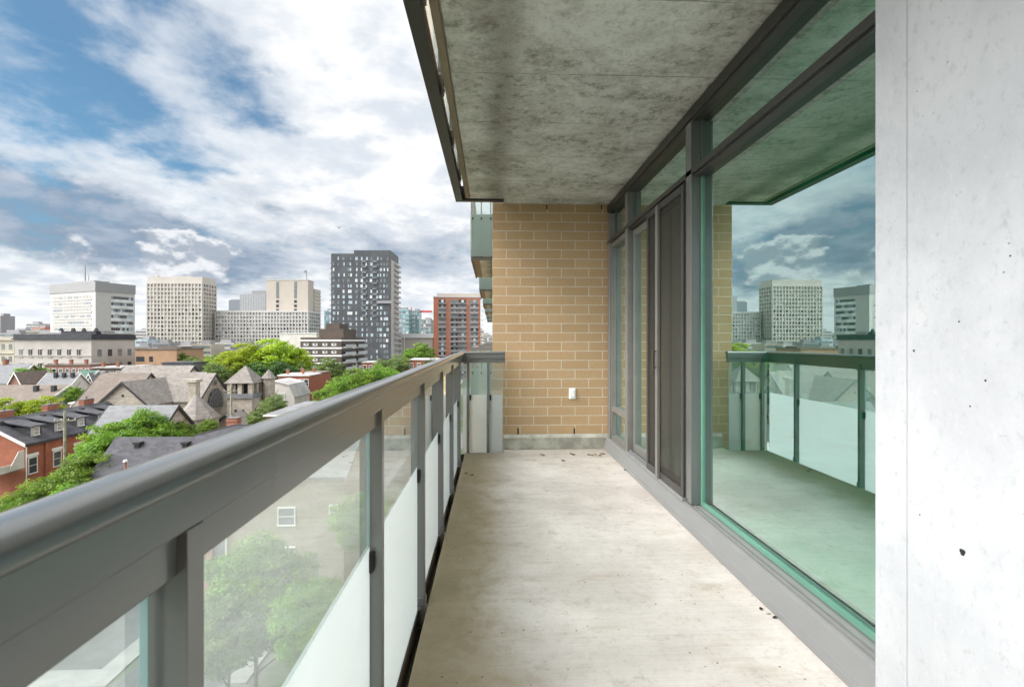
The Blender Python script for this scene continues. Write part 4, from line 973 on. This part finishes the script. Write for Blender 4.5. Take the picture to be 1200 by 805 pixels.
# ------------------------------------------------------------------ brick row house (left foreground)
rh = empty('brick_row_house', (-66.8, 77.6, 0), 0, label='long red brick row house with dark shingle roof, dormers and chimneys, lower left', cat='house')
x0, x1, ya, yb = -5.2, 5.2, -10.4, 10.6
gable(rh, x0, x1, ya, yb, 0, 10.4, 13.2, 'y', 'redbrick', 'asphaltroof', .4, .2, '', 'trim')
for k, y in enumerate((-7.9, -4.3, -.5, 3.4, 7.4)):
    dm_ = MB().box(2.0, 4.4, y-.85, y+.85, 10.9, 12.25).build('dormer', M['asphaltroof'], rh)
    MB().extr([(.4, y-1.15, 13.0), (4.75, y-1.15, 12.26), (4.75, y+1.15, 12.26), (.4, y+1.15, 13.0)], (0, 0, .16)).build('dormer_roof', M['asphaltroof'], dm_)
    fwindow(dm_, 4.4, y, 11.62, .7, .95, 'x+', 'trim', 'wbeige')
    MB().box(4.4, 4.45, y-.8, y-.5, 11.0, 12.2).build('corner_board', M['beige2'], dm_)
for y in (-9.3, -5.6, -2.0, 1.6, 5.2, 8.8):
    fwindow(rh, 5.2, y, 7.3, 1.15, 2.0, 'x+')
    MB().box(5.2, 5.26, y-.85, y+.85, 8.5, 8.9).build('lintel', M['trim'], rh)
    fwindow(rh, 5.2, y, 3.6, 1.15, 2.0, 'x+')
for y in (-7.4, 0, 7.1): MB().box(5.201, 5.42, y-.22, y+.22, 0, 10.1).build('pilaster', M['redbrick'], rh)
MB().tube((5.32, -10.3, .2), (5.32, -10.3, 10.1), .07, n=8).build('downpipe', M['trim'], rh)
MB().box(5.56, 5.68, -10.7, 10.9, 10.05, 10.18).build('gutter', M['darktrim'], rh)
fwindow(rh, 0, -10.4, 7.0, 1.1, 1.8)
for y in (-7.0, .2, 6.8): chim(rh, -.7, y, 12.6, 14.2, .8, 2.0, pots=1)
for y in (-9.4, -3.2, 3.6, 9.2): MB().box(.9, 1.4, y-.25, y+.25, 12.4, 13.2).build('roof_vent', M['darktrim'], rh)
# rear porch on the left
pc = empty('wooden_balcony', (-63.6, 63.6, 0), 0, label='small pale timber balcony on the red brick gable end, lower left', cat='balcony')
MB().box(-3.2, 2.0, -2.0, 3.4, 7.1, 7.25).build('deck', M['pave'], pc)
for x in (-3.1, 1.9): MB().box(x-.07, x+.07, -1.95, -1.82, 0, 8.2).build('post', M['trim'], pc)
MB().box(-3.2, 2.0, -2.02, -1.96, 7.3, 8.1).build('parapet', M['whitehouse'], pc)
MB().box(1.96, 2.02, -1.95, 3.4, 7.3, 8.1).build('parapet', M['whitehouse'], pc)
MB().extr([(2.1, 1.2, 7.3), (2.1, 3.35, 7.3), (2.1, 3.35, 9.6), (2.1, 2.6, 9.6)], (.08, 0, 0)).build('screen_panel', M['whitehouse'], pc)

# utility pole
def pole(px, Y, pytop, lab):
    X = X_at(px, Y); z = zt(pytop, px, Y); t = empty('utility_pole', (X, Y, 0), .3, label=lab, cat='utility pole')
    MB().tube((0, 0, 0), (0, 0, z), .20, .14, n=10).build('pole', M['wood'], t)
    MB().box(-1.1, 1.1, -.07, .07, z-1.3, z-1.15).build('crossarm', M['wood'], t)
    for x in (-1.0, -.35, .35, 1.0): MB().tube((x, 0, z-1.149), (x, 0, z-.95), .05, .04, n=6).build('insulator', M['trim'], t)
    return t
pole(76, 62, 481, 'weathered wooden utility pole rising in front of the dark row house roof')
pole(78, 118, 441, 'wooden utility pole beside the white gabled house')
pole(271, 80, 449, 'slim wooden pole in front of the church tower')
pole(418, 150, 424, 'thin wooden pole in front of the brown apartment block')

# ------------------------------------------------------------------ dark-roofed house in front (two vents)
dh = empty('brick_house', (-40, 62, 0), 0, label='house with a wide dark shingle roof with two black vents, just below the rail', cat='house')
gable(dh, -4.4, 8.0, -7, 3.5, 0, 7.6, 12.3, 'x', 'beigebrick', 'asphaltroof', .4, .2, '')
MB().box(8.05, 15.6, -6.6, 7.6, 0, 7.7).build('rear_wall', M['beigebrick'], dh)
_A = (X_at(228, 60.25)+40, -1.7, 12.6); _z = zt(498, 275, 61.5); _B = (X_at(275, 61.5)+40, -.5, _z); _B2 = (13.5, -.5, _z-.1)
_D = (_A[0], -7.4, 7.45); _E = (16, -7.4, 7.45); _G = (_A[0], 5.5, 7.45); _H = (16, 8, 7.45)
MB().poly(_D, _E, _B).poly(_D, _B, _A).poly(_E, _B2, _B).poly(_G, _A, _B).poly(_G, _B, _B2, _H).poly(_E, _H, _B2).poly(_D, _A, _G).poly(_D, _G, _H, _E).build('rear_roof', M['asphaltroof'], dh)
for pa, pb in ((_A, _B), (_B, _B2)): MB().tube((pa[0], pa[1], pa[2]+.02), (pb[0], pb[1], pb[2]+.02), .08, n=6).build('ridge_cap', M['asphaltroof'], dh)
for (px, py) in ((162, 519), (218, 519)):
    X = X_at(px, 59.3)+40; z = Z_at(py+4, X-40, 59.3)
    v_ = MB().box(X-.28, X+.28, -3.0, -2.45, z-.8, z+.30).build('roof_vent', M['darktrim'], dh); MB().box(X-.4, X+.4, -3.12, -2.33, z+.301, z+.55).build('vent_hood', M['darktrim'], v_)
Y = 55.5; X = X_at(147, Y); z = Z_at(541, X, Y)
vp = MB().tube((X+40, Y-62, z-2), (X+40, Y-62, z), .12, n=10).build('vent_pipe', M['chimney'], dh); MB().tube((X+40, Y-62, z+.001), (X+40, Y-62, z+.2), .24, .18, n=12).build('pipe_cap', M['whiteroof'], vp)
X = X_at(274, 66)+40; chim(dh, X, 4, 11, Z_at(490, X-40, 66), 1.3, 1.1, pots=0)
for (x, z) in ((-2, 4.5), (2, 4.5), (6, 4.5)): fwindow(dh, x, -7, z, 1.1, 1.6)
# cream house seen through the glass panel
h3 = empty('brick_house', (-21, 47, 0), 0, label='beige brick house with a white window seen through the near glass panel', cat='house')
gable(h3, -2.2, 8, -3.5, 7, 0, 12.2, 14.9, 'x', 'beigebrick', 'slate2', .4, .2, '')
fwindow(h3, X_at(336, 43.5)+21, -3.5, zt(605, 336, 43.5), 1.35, 1.4, glass='wmid'); fwindow(h3, X_at(391, 43.5)+21, -3.5, zt(600, 391, 43.5), .6, 1.1, glass='wmid')
fwindow(h3, X_at(336, 43.5)+21, -3.5, 5.2, 1.35, 1.5, glass='wmid')
MB().tube((-2.0, -3.6, .2), (-2.0, -3.6, 12), .06, n=8).build('downpipe', M['trim'], h3)
h4 = empty('brick_house', (-25.5, 49.5, 0), 0, label='narrow pinkish brick house wing left of the beige brick house, behind the glass', cat='house')
MB().box(-4.6, -.2, -3.4, 7, 0, 11.6).build('wall', M['pinkbrick'], h4); MB().box(-4.8, 0, -3.6, 7.2, 11.601, 12).build('roof', M['flatroof'], h4)
MB().box(-.19, 2.2, -3.2, 7, 0, 12.1).build('side_bay', M['slate2'], h4)
fwindow(h4, -2.6, -3.4, 8.4, 1.1, 1.6); fwindow(h4, -2.6, -3.4, 4.4, 1.1, 1.6)
# light grey flat roof with brick below (x 310-373)
O, rz, w, d = foot(373, 78, 0, 308, 376); 
h5 = empty('brick_house', (O.x, O.y, 0), rz, label='low red brick house with a pale grey shallow roof and white eaves, above the rail', cat='house')
zz = zt(486, 320, 78)
MB().box(.4, w-.4, .4, 12.5, 0, zz-.3).build('wall', M['redbrick'], h5)
MB().extr([(0, 0, zz-.29), (w, 0, zz-.29), (w, 0, zz), (0, 0, zz)], (0, 13, 0)).build('eaves', M['trim'], h5)
r_ = MB(); a = [(0, 0, zz+.002), (w, 0, zz+.002), (w, 13, zz+.002), (0, 13, zz+.002)]; b_ = [(w*.5, 6.5, zz+1.3), (w*.8, 6.5, zz+1.3)]
r_.poly(a[0], a[1], b_[1], b_[0]).poly(a[1], a[2], b_[1]).poly(a[2], a[3], b_[0], b_[1]).poly(a[3], a[0], b_[0]); r_.build('roof', M['slate2'], h5)
fwindow(h5, 2, .4, zz-2, 1.0, 1.3)

# ------------------------------------------------------------------ more houses of the old quarter
def house(lab, px0, px1, Y, dep, pye, pyr, axis, wall, roof, barge='trim', wins=2, chims=0, nm='gabled_house', over=.35, side=0):
    xa, xb = X_at(px0, Y), X_at(px1, Y); t = empty(nm, (xa, Y, 0), 0, label=lab, cat='house')
    w = xb-xa; ze = Z_at(pye, (xa+xb)/2, Y); Yr = Y + (0 if axis == 'y' else dep/2); zr = Z_at(pyr, (xa+xb)/2, Yr)
    gable(t, 0, w, 0, dep, 0, ze, zr, axis, wall, roof, over, .2, '', barge)
    for k in range(wins):
        fwindow(t, w*(k+.5)/wins, 0, ze-1.6, .9, 1.4); fwindow(t, w*(k+.5)/wins, 0, ze-4.6, .9, 1.4)
    for k in range(side): fwindow(t, w, dep*(k+.5)/side, ze-1.6, .9, 1.4, 'x+')
    if side and axis == 'x': fwindow(t, w, dep/2, ze+.4, .8, 1.2, 'x+')
    for k in range(chims): chim(t, w*(.3+.5*k), dep/2, zr-1.2, zr+1.2, .7, 1.0)
    return t, w, ze, zr
t, w, ze, zr = house('white gabled house with a grey shingle roof and two black roof vents', 36, 73, 112, 9, 462, 438, 'x', 'whitehouse', 'slate2', wins=2, side=2)
for k in (.35, .62, .9): MB().box(w*k-.3, w*k+.3, 3.2, 3.8, zr-.8, zr+.3).build('roof_vent', M['darktrim'], t)
house('white side wing under the brown roof, next to the white gabled house', 50, 60, 101, 7, 474, 466, 'y', 'whitehouse', 'slate2', wins=1)
t, w, ze, zr = house('broad brown shingle roofed house at the left edge', -60, 44, 100, 14, 478, 452, 'x', 'whitehouse', 'brownroof', wins=4, chims=0)
for k in (.72, .93): MB().box(w*k-.35, w*k+.35, 4.6, 5.3, zr-1.2, zr+.2).build('roof_vent', M['darktrim'], t)
house('red brick gabled house with a dark roof at the far left edge', -30, 16, 128, 10, 449, 427, 'x', 'pinkbrick', 'slate2', wins=3, chims=1, side=2)
house('small pinkish brick gabled house beside the bright shrubs at the left', 12, 24, 122, 8, 448, 437, 'y', 'pinkbrick', 'brownroof', wins=1)
t, w, ze, zr = house('orange brick house with a green shingle roof and white bargeboards', 78, 96, 122, 9, 450, 435, 'x', 'redbrick', 'greenroof', wins=1, side=1, chims=0)
house('narrow orange brick gable just right of the green-roofed house', 101, 109, 124, 7, 447, 438, 'y', 'redbrick', 'slate2', wins=1)
def flat(lab, px0, px1, Y, dep, py, wall, roof='flatroof', wins=4, rows=2, nm='flat_roofed_house', chims=0):
    xa, xb = X_at(px0, Y), X_at(px1, Y); t = empty(nm, (xa, Y, 0), 0, label=lab, cat='house'); w = xb-xa; z = Z_at(py, (xa+xb)/2, Y)
    MB().box(0, w, 0, dep, 0, z-.35).build('wall', M[wall], t); MB().box(-.2, w+.2, -.25, dep+.2, z-.349, z-.1).box(.2, w-.2, .2, dep-.2, z-.099, z).build('roof', M[roof], t)
    for k in range(wins):
        for r in range(rows): fwindow(t, w*(k+.5)/wins, 0, z-2.0-3.0*r, .95, 1.5, glass=random.choice(['wdark', 'wmid']))
    for k in range(chims): chim(t, w*(k+.5)/chims, 1.2, z-.09, z+1.2, .6, .6, pots=0)
    return t, w, z
flat('long low red brick terrace in front of the limestone building', 52, 106, 138, 9, 427, 'pinkbrick', 'brownroof', 7, 2, chims=3)
flat('grey flat-roofed brick terrace between the green roof and the church', 108, 143, 134, 9, 430, 'brownbrick', 'flatroof', 4, 2, chims=2)
flat('narrow white house with tall windows behind the church roof', 143, 158, 136, 8, 429, 'whitehouse', 'flatroof', 3, 2)
flat('low flat roof with pale gravel left of the church', 82, 97, 96, 8, 471, 'whitehouse', 'whiteroof', 2, 1)
t, w, z = flat('small grey block with black vents behind the church ridge', 190, 226, 135, 7, 424.5, 'slate2', 'asphaltroof', 3, 1)
# white gambrel house right of the church
xa, xb = X_at(300, 110), X_at(345, 110); w = xb-xa; z = zt(447, 320, 110)
t = empty('gabled_house', (xa, 110, 0), 0, label='cream white house with a gambrel end right of the church tower', cat='house')
MB().extr([(0, 0, 0), (w, 0, 0), (w, 0, z-3.6), (w*.84, 0, z-.9), (w*.42, 0, z), (0, 0, z-.7)], (0, 9, 0)).build('wall', M['whitehouse'], t)
MB().extr([(-.2, -.2, z-.68), (w*.42, -.2, z+.02), (w*.84, -.2, z-.88), (w+.2, -.2, z-3.6), (w+.35, -.2, z-3.5), (w*.85, -.2, z-.7), (w*.42, -.2, z+.2), (-.2, -.2, z-.5)], (0, 9.4, 0)).build('roof', M['flatroof'], t)
fwindow(t, w*.2, 0, z-3.4, .7, 1.1); fwindow(t, w*.7, 0, z-3.4, .8, 1.3, glass='wlight'); fwindow(t, w*.45, 0, z-6.5, .8, 1.3)
t, w, z = flat('white-roofed red brick row with white framed windows behind the cream house', 326, 362, 122, 8, 439, 'redbrick', 'whiteroof', 6, 2, chims=2)
xx = X_at(352, 122)
t, w, z = flat('deep red brick house with tall white windows left of the green trees', 345, 373, 132, 10, 437, 'redbrick', 'brownroof', 4, 2, chims=2)
flat('red painted brick house between brown apartment block and green trees', 424, 445, 165, 9, 424, 'redbrick', 'flatroof', 3, 2)
flat('low pale roof below the round tree, right of the charcoal tower', 478, 512, 150, 12, 421, 'redbrick', 'flatroof', 4, 1)
flat('brown brick terrace hidden among the bright trees', 236, 262, 140, 9, 430, 'tanbrick', 'brownroof', 3, 1)

# ------------------------------------------------------------------ distant low city
def far_blk(i, px, Y, py, wpx, mat):
    X = X_at(px, Y); w = wpx/F*Y*1.1; z = max(zt(py, px, Y), 6); t = empty('distant_building', (X, Y, 0), random.uniform(-.2, .2))
    MB().box(-w/2, w/2, 0, w*.6+8, 0, z).build('wall', M[mat], t)
    MB().box(-w*.2, w*.25, 4, 10, z+.01, z+2.5).build('penthouse', M['bandgrey'], t)
    fb = MB(); nfl = int(z/3.6)
    for k in range(nfl): fb.box(-w/2+.6, w/2-.6, -.1, 0, z-2.8-k*3.6, z-1.3-k*3.6)
    if nfl: fb.build('ribbon_window', M['wmid'], t)
    tag(t, 'small pale distant building in the low city along the horizon', 'building', 'distant low buildings along the horizon')
k = 0
mats = ['whitewall', 'bandgrey', 'cream', 'towerbrick', 'beige2', 'stone', 'beige3', 'whitewall']
for px in range(-160, 590, 9):
    Y = random.uniform(520, 900); far_blk(k, px+random.uniform(-4, 4), Y, random.uniform(386, 396), random.uniform(6, 14), random.choice(mats)); k += 1
for px in range(-160, 590, 13):
    Y = random.uniform(1200, 2400); far_blk(k, px+random.uniform(-5, 5), Y, random.uniform(389, 396), random.uniform(5, 12), random.choice(mats)); k += 1
for px in range(-100, 590, 24):
    Y = random.uniform(330, 400); far_blk(k, px, Y, random.uniform(401, 408), random.uniform(16, 26), random.choice(mats)); k += 1
for (px, Y, py, wp, mt) in ((38, 700, 379, 13, 'whitewall'), (45, 560, 384, 14, 'towerbrick'), (20, 620, 387, 22, 'whitewall'), (8, 420, 390, 30, 'bandgrey'), (45, 330, 391, 26, 'stone'), (166, 380, 398, 14, 'wblue'), (166, 600, 387, 13, 'whitewall'), (-3, 520, 370, 8, 'bandgrey')):
    far_blk(k, px, Y, py, wp, mt); k += 1
# far hills
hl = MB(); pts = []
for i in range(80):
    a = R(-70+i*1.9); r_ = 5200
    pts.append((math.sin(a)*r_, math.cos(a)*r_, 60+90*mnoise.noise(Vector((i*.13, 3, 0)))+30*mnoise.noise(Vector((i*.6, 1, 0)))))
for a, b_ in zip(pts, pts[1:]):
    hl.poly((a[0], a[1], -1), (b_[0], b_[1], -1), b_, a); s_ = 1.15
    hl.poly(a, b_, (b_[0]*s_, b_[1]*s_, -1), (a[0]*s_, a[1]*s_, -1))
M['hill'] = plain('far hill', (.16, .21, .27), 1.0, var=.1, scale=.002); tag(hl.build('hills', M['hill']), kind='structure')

# ------------------------------------------------------------------ trees
def crown_mesh(name, seed, nclump, nleaf, leaf, mat, shape=(1, 1, .85)):
    rnd = random.Random(seed); v = []; fs = []
    cl = []
    for i in range(nclump):
        while True:
            p = Vector((rnd.uniform(-1, 1), rnd.uniform(-1, 1), rnd.uniform(-1, 1)))
            if p.length < 1 and p.length > .35: break
        lump = 1+.28*mnoise.noise(p.normalized()*1.6+Vector((seed, 0, 0)))
        p = Vector((p.x*shape[0], p.y*shape[1], p.z*shape[2]))*lump*.86
        cl.append((p, rnd.uniform(.12, .26)))
    for p, r_ in cl:
        n_ = int(nleaf*(r_/.19)**2)
        for j in range(n_):
            q = Vector((rnd.gauss(0, 1), rnd.gauss(0, 1), rnd.gauss(0, .55))); q = q.normalized()*r_*(rnd.random()**.4)
            q.z *= .6
            c_ = p+q; up = (q.normalized()*.7+Vector((rnd.uniform(-1, 1), rnd.uniform(-1, 1), rnd.uniform(-.3, 1.3)))).normalized()
            a = up.orthogonal().normalized(); a.rotate(Matrix.Rotation(rnd.uniform(0, 6.28), 3, up)); b2 = up.cross(a); s_ = leaf*rnd.uniform(.6, 1.3)
            i = len(v); v += [tuple(c_-a*s_), tuple(c_+b2*s_*.45-up*s_*.12), tuple(c_+a*s_), tuple(c_-b2*s_*.45-up*s_*.12)]; fs.append((i, i+1, i+2, i+3))
    me = bpy.data.meshes.new(name); me.from_pydata(v, [], fs); me.materials.append(M[mat]); return me
def trunk_mesh(seed):
    rnd = random.Random(seed); mb = MB(); mb.tube((0, 0, -1.6), (0, 0, -.75), .05, .035, n=8); mb.tube((0, 0, -.75), (.03, .02, .2), .035, .018, n=7)
    for k in range(9):
        a = k*2.4; z = -.85+k*.13; mb.tube((0, 0, z), (math.cos(a)*.42, math.sin(a)*.42, z+.22), .020, .005, n=5)
    me = bpy.data.meshes.new('trunk'); me.from_pydata(mb.v, [], mb.f); me.materials.append(M['bark']); return me
CM = {}
def crown(kind, mat):
    k = (kind, mat)
    if k not in CM:
        sd_ = hash(kind) % 7 if False else {'near0': 1, 'near1': 2, 'mid0': 3, 'mid1': 4, 'far0': 5}[kind]
        n_ = {'n': (240, 110, .034), 'm': (150, 60, .045), 'f': (60, 26, .09)}[kind[0]]
        CM[k] = crown_mesh('crown', sd_, n_[0], n_[1], n_[2], mat)
    return CM[k]
TR = [trunk_mesh(s_) for s_ in range(2)]
def tree(px, Y, pyt, rad, kind, mat, lab, grp=None, sq=1.0, name='tree', xoff=0):
    X = X_at(px, Y)+xoff; zt_ = Z_at(pyt, X, Y); rz_ = rad*.85*sq; zc = zt_-rz_*.92
    if zc-rz_*.8 < .3: zc = rz_*.8+.3
    t = empty(name, (X, Y, 0), 0); tag(t, lab, 'tree', grp)
    c_ = bpy.data.objects.new('crown', crown(kind, mat)); COL.objects.link(c_); c_.parent = t; c_.location = (0, 0, zc); c_.scale = (rad, rad, rad*sq); c_.rotation_euler = (0, 0, random.uniform(0, 6.28))
    k_ = bpy.data.objects.new('trunk', TR[0]); COL.objects.link(k_); k_.parent = t; sc_ = zc/1.6; k_.location = (0, 0, zc); k_.scale = (rad*.9, rad*.9, sc_)
    return t
G1 = 'bright trees behind the church'
for (px, Y, py, r_, m_, lab) in (
    (322, 150, 397, 9.0, 'leafA', 'tall bright yellow green tree, highest crown of the clump behind the church'),
    (292, 148, 402, 7.2, 'leafA', 'bright green tree left of the tallest crown behind the church'),
    (344, 152, 404, 6.6, 'leafA', 'bright lime tree at the right end of the clump, against the white block'),
    (268, 142, 411, 6.0, 'leafA', 'yellow green tree behind the pyramid-capped church tower'),
    (243, 146, 416, 5.2, 'leafB', 'green tree left of the church tower, in front of the beige tower base'),
    (222, 150, 418, 4.2, 'leafC', 'olive green tree right of the tan orange brick block'),
    (254, 130, 425, 4.0, 'leafC', 'olive tree just behind the rose window gable'),
    (302, 136, 424, 5.0, 'leafD', 'dark green tree under the bright clump, right of the church tower'),
    (330, 140, 423, 5.0, 'leafD', 'dark green tree under the bright clump, above the white-roofed row'),
    (352, 146, 424, 3.6, 'leafB', 'smaller green tree at the foot of the brown apartment block'),
    (212, 158, 413, 3.0, 'leafB', 'small green tree at the corner of the tan orange brick block'),
    (386, 150, 419, 5.2, 'leafC', 'thin pale yellow green tree in front of the brown apartment block'),
    (449, 150, 420, 3.2, 'leafC', 'pale flowering shrub-like tree left of the round olive tree'),
    (467, 150, 415, 4.4, 'leafC', 'round olive green tree in front of the charcoal tower base'),
    (494, 205, 402, 6.6, 'leafB', 'dense green tree in front of the beige hall wall'),
    (483, 205, 408, 4.6, 'leafB', 'lower green tree at the left of the beige hall wall'),
    (505, 150, 420, 2.6, 'leafD', 'small dark tree at the foot of the red brick tower'),
    ):
    tree(px, Y, py, r_, 'mid0' if px % 2 else 'mid1', m_, lab, G1)
for (px, Y, py, r_, lab) in ((398, 112, 441, 4.6, 'green tree nearest in the row above the rail'), (416, 116, 431, 4.8, 'second green tree in the row above the rail, under the thin pole'), (436, 122, 427, 4.6, 'third green tree in the row above the rail, beside the red house'), (384, 104, 452, 3.6, 'lowest green tree of the row above the rail, by the red houses'), (454, 128, 430, 3.8, 'fourth green tree in the row above the rail, under the olive tree')):
    tree(px, Y, py, r_, 'mid0', 'leafB', lab, 'row of green trees above the rail')
for (px, Y, py, r_, m_, lab) in (
    (14, 96, 466, 4.4, 'leafA', 'yellow green tree behind the row house roof at the left edge'),
    (48, 98, 464, 3.8, 'leafA', 'yellow green tree peeping over the row house roof'),
    (-8, 94, 470, 4, 'leafC', 'olive tree cut by the left edge behind the row house'),
    (66, 104, 472, 2.2, 'leafB', 'small green tree between two row house chimneys'),
    (30, 132, 431, 3.6, 'leafB', 'bright green tree between the brick gable and the white house'),
    (44, 134, 428, 3.8, 'leafB', 'bright green tree left of the low red terrace'),
    (88, 106, 453, 2.6, 'leafB', 'round green bush-like tree beside the white gabled house'),
    (345, 116, 459, 2.0, 'leafB', 'small round tree at the corner of the cream white house'),
    (320, 92, 462, 2.6, 'leafC', 'pale leafy tree between the church tower and the pale grey roof'),
    (303, 86, 478, 2.2, 'leafC', 'thin young tree at the foot of the church tower'),
    (243, 80, 491, 1.8, 'leafB', 'small tree in front of the church apse')):
    tree(px, Y, py, r_, 'mid1', m_, lab)
for (px, Y, py, r_, lab) in (
    (165, 68, 483, 4.4, 'large green tree crown in front of the church chapel roof'),
    (208, 72, 492, 3.0, 'green tree at the right behind the dark roof, below the chapel gable'),
    (188, 70, 494, 3.2, 'low green crown just above the dark shingle roof ridge'),
    (136, 66, 492, 4.2, 'green tree beside the utility pole, over the row house eaves'),
    (122, 61, 510, 3.8, 'green tree at the left of the dark shingle roof'),
    (104, 58, 528, 4.0, 'green tree in front of the row house wall, middle of the leafy strip'),
    (76, 55, 548, 3.8, 'green tree in front of the row house, towards the lower left'),
    (48, 52, 563, 3.4, 'green tree below the row house windows, near the rail'),
    (24, 50, 580, 3.2, 'lowest green tree crown at the left, touching the rail'),
    (86, 49, 572, 3.6, 'green crown just above the rail left of the dark roof')):
    tree(px, Y, py, r_, 'near0' if px % 4 else 'near1', 'leafB', lab, 'green trees in front of the brick row house')
tree(300, 30, 640, 3.9, 'near0', 'leafB', 'leafy green tree seen through the near glass panel, in front of the beige house')
tree(268, 27, 690, 2.6, 'near1', 'leafC', 'lower olive tree seen through the near glass panel at the left')
tree(428, 36, 575, 2.7, 'near1', 'leafB', 'dark green tree by the right edge of the near glass panel')
tree(372, 27, 680, 2.7, 'near1', 'leafB', 'green crown at the bottom of the near glass panel')
# filler trees across the quarter
for i in range(70):
    px = random.uniform(-40, 520); Y = random.uniform(170, 420)
    X = X_at(px, Y); r_ = random.uniform(3.5, 5.5)
    tree(px, Y, Z_at(0, X, Y) and HOR + (24-random.uniform(9, 12))/Y*F, r_, 'far0', random.choice(['leafB', 'leafA', 'leafD']), 'distant green street tree among the downtown buildings', 'distant street trees', name='street_tree')
# bird
v = W(397, 267, 60); bd = MB().poly((-.35, 0, .12), (0, .1, 0), (0, -.12, 0)).poly((.35, 0, .14), (0, -.12, 0), (0, .1, 0)).tube((0, -.2, 0), (0, .2, 0), .05, .03, n=6).build('bird', M['darktrim'])
bd.location = v; tag(bd, 'tiny dark bird flying in the cloudy sky above the charcoal tower', 'bird')
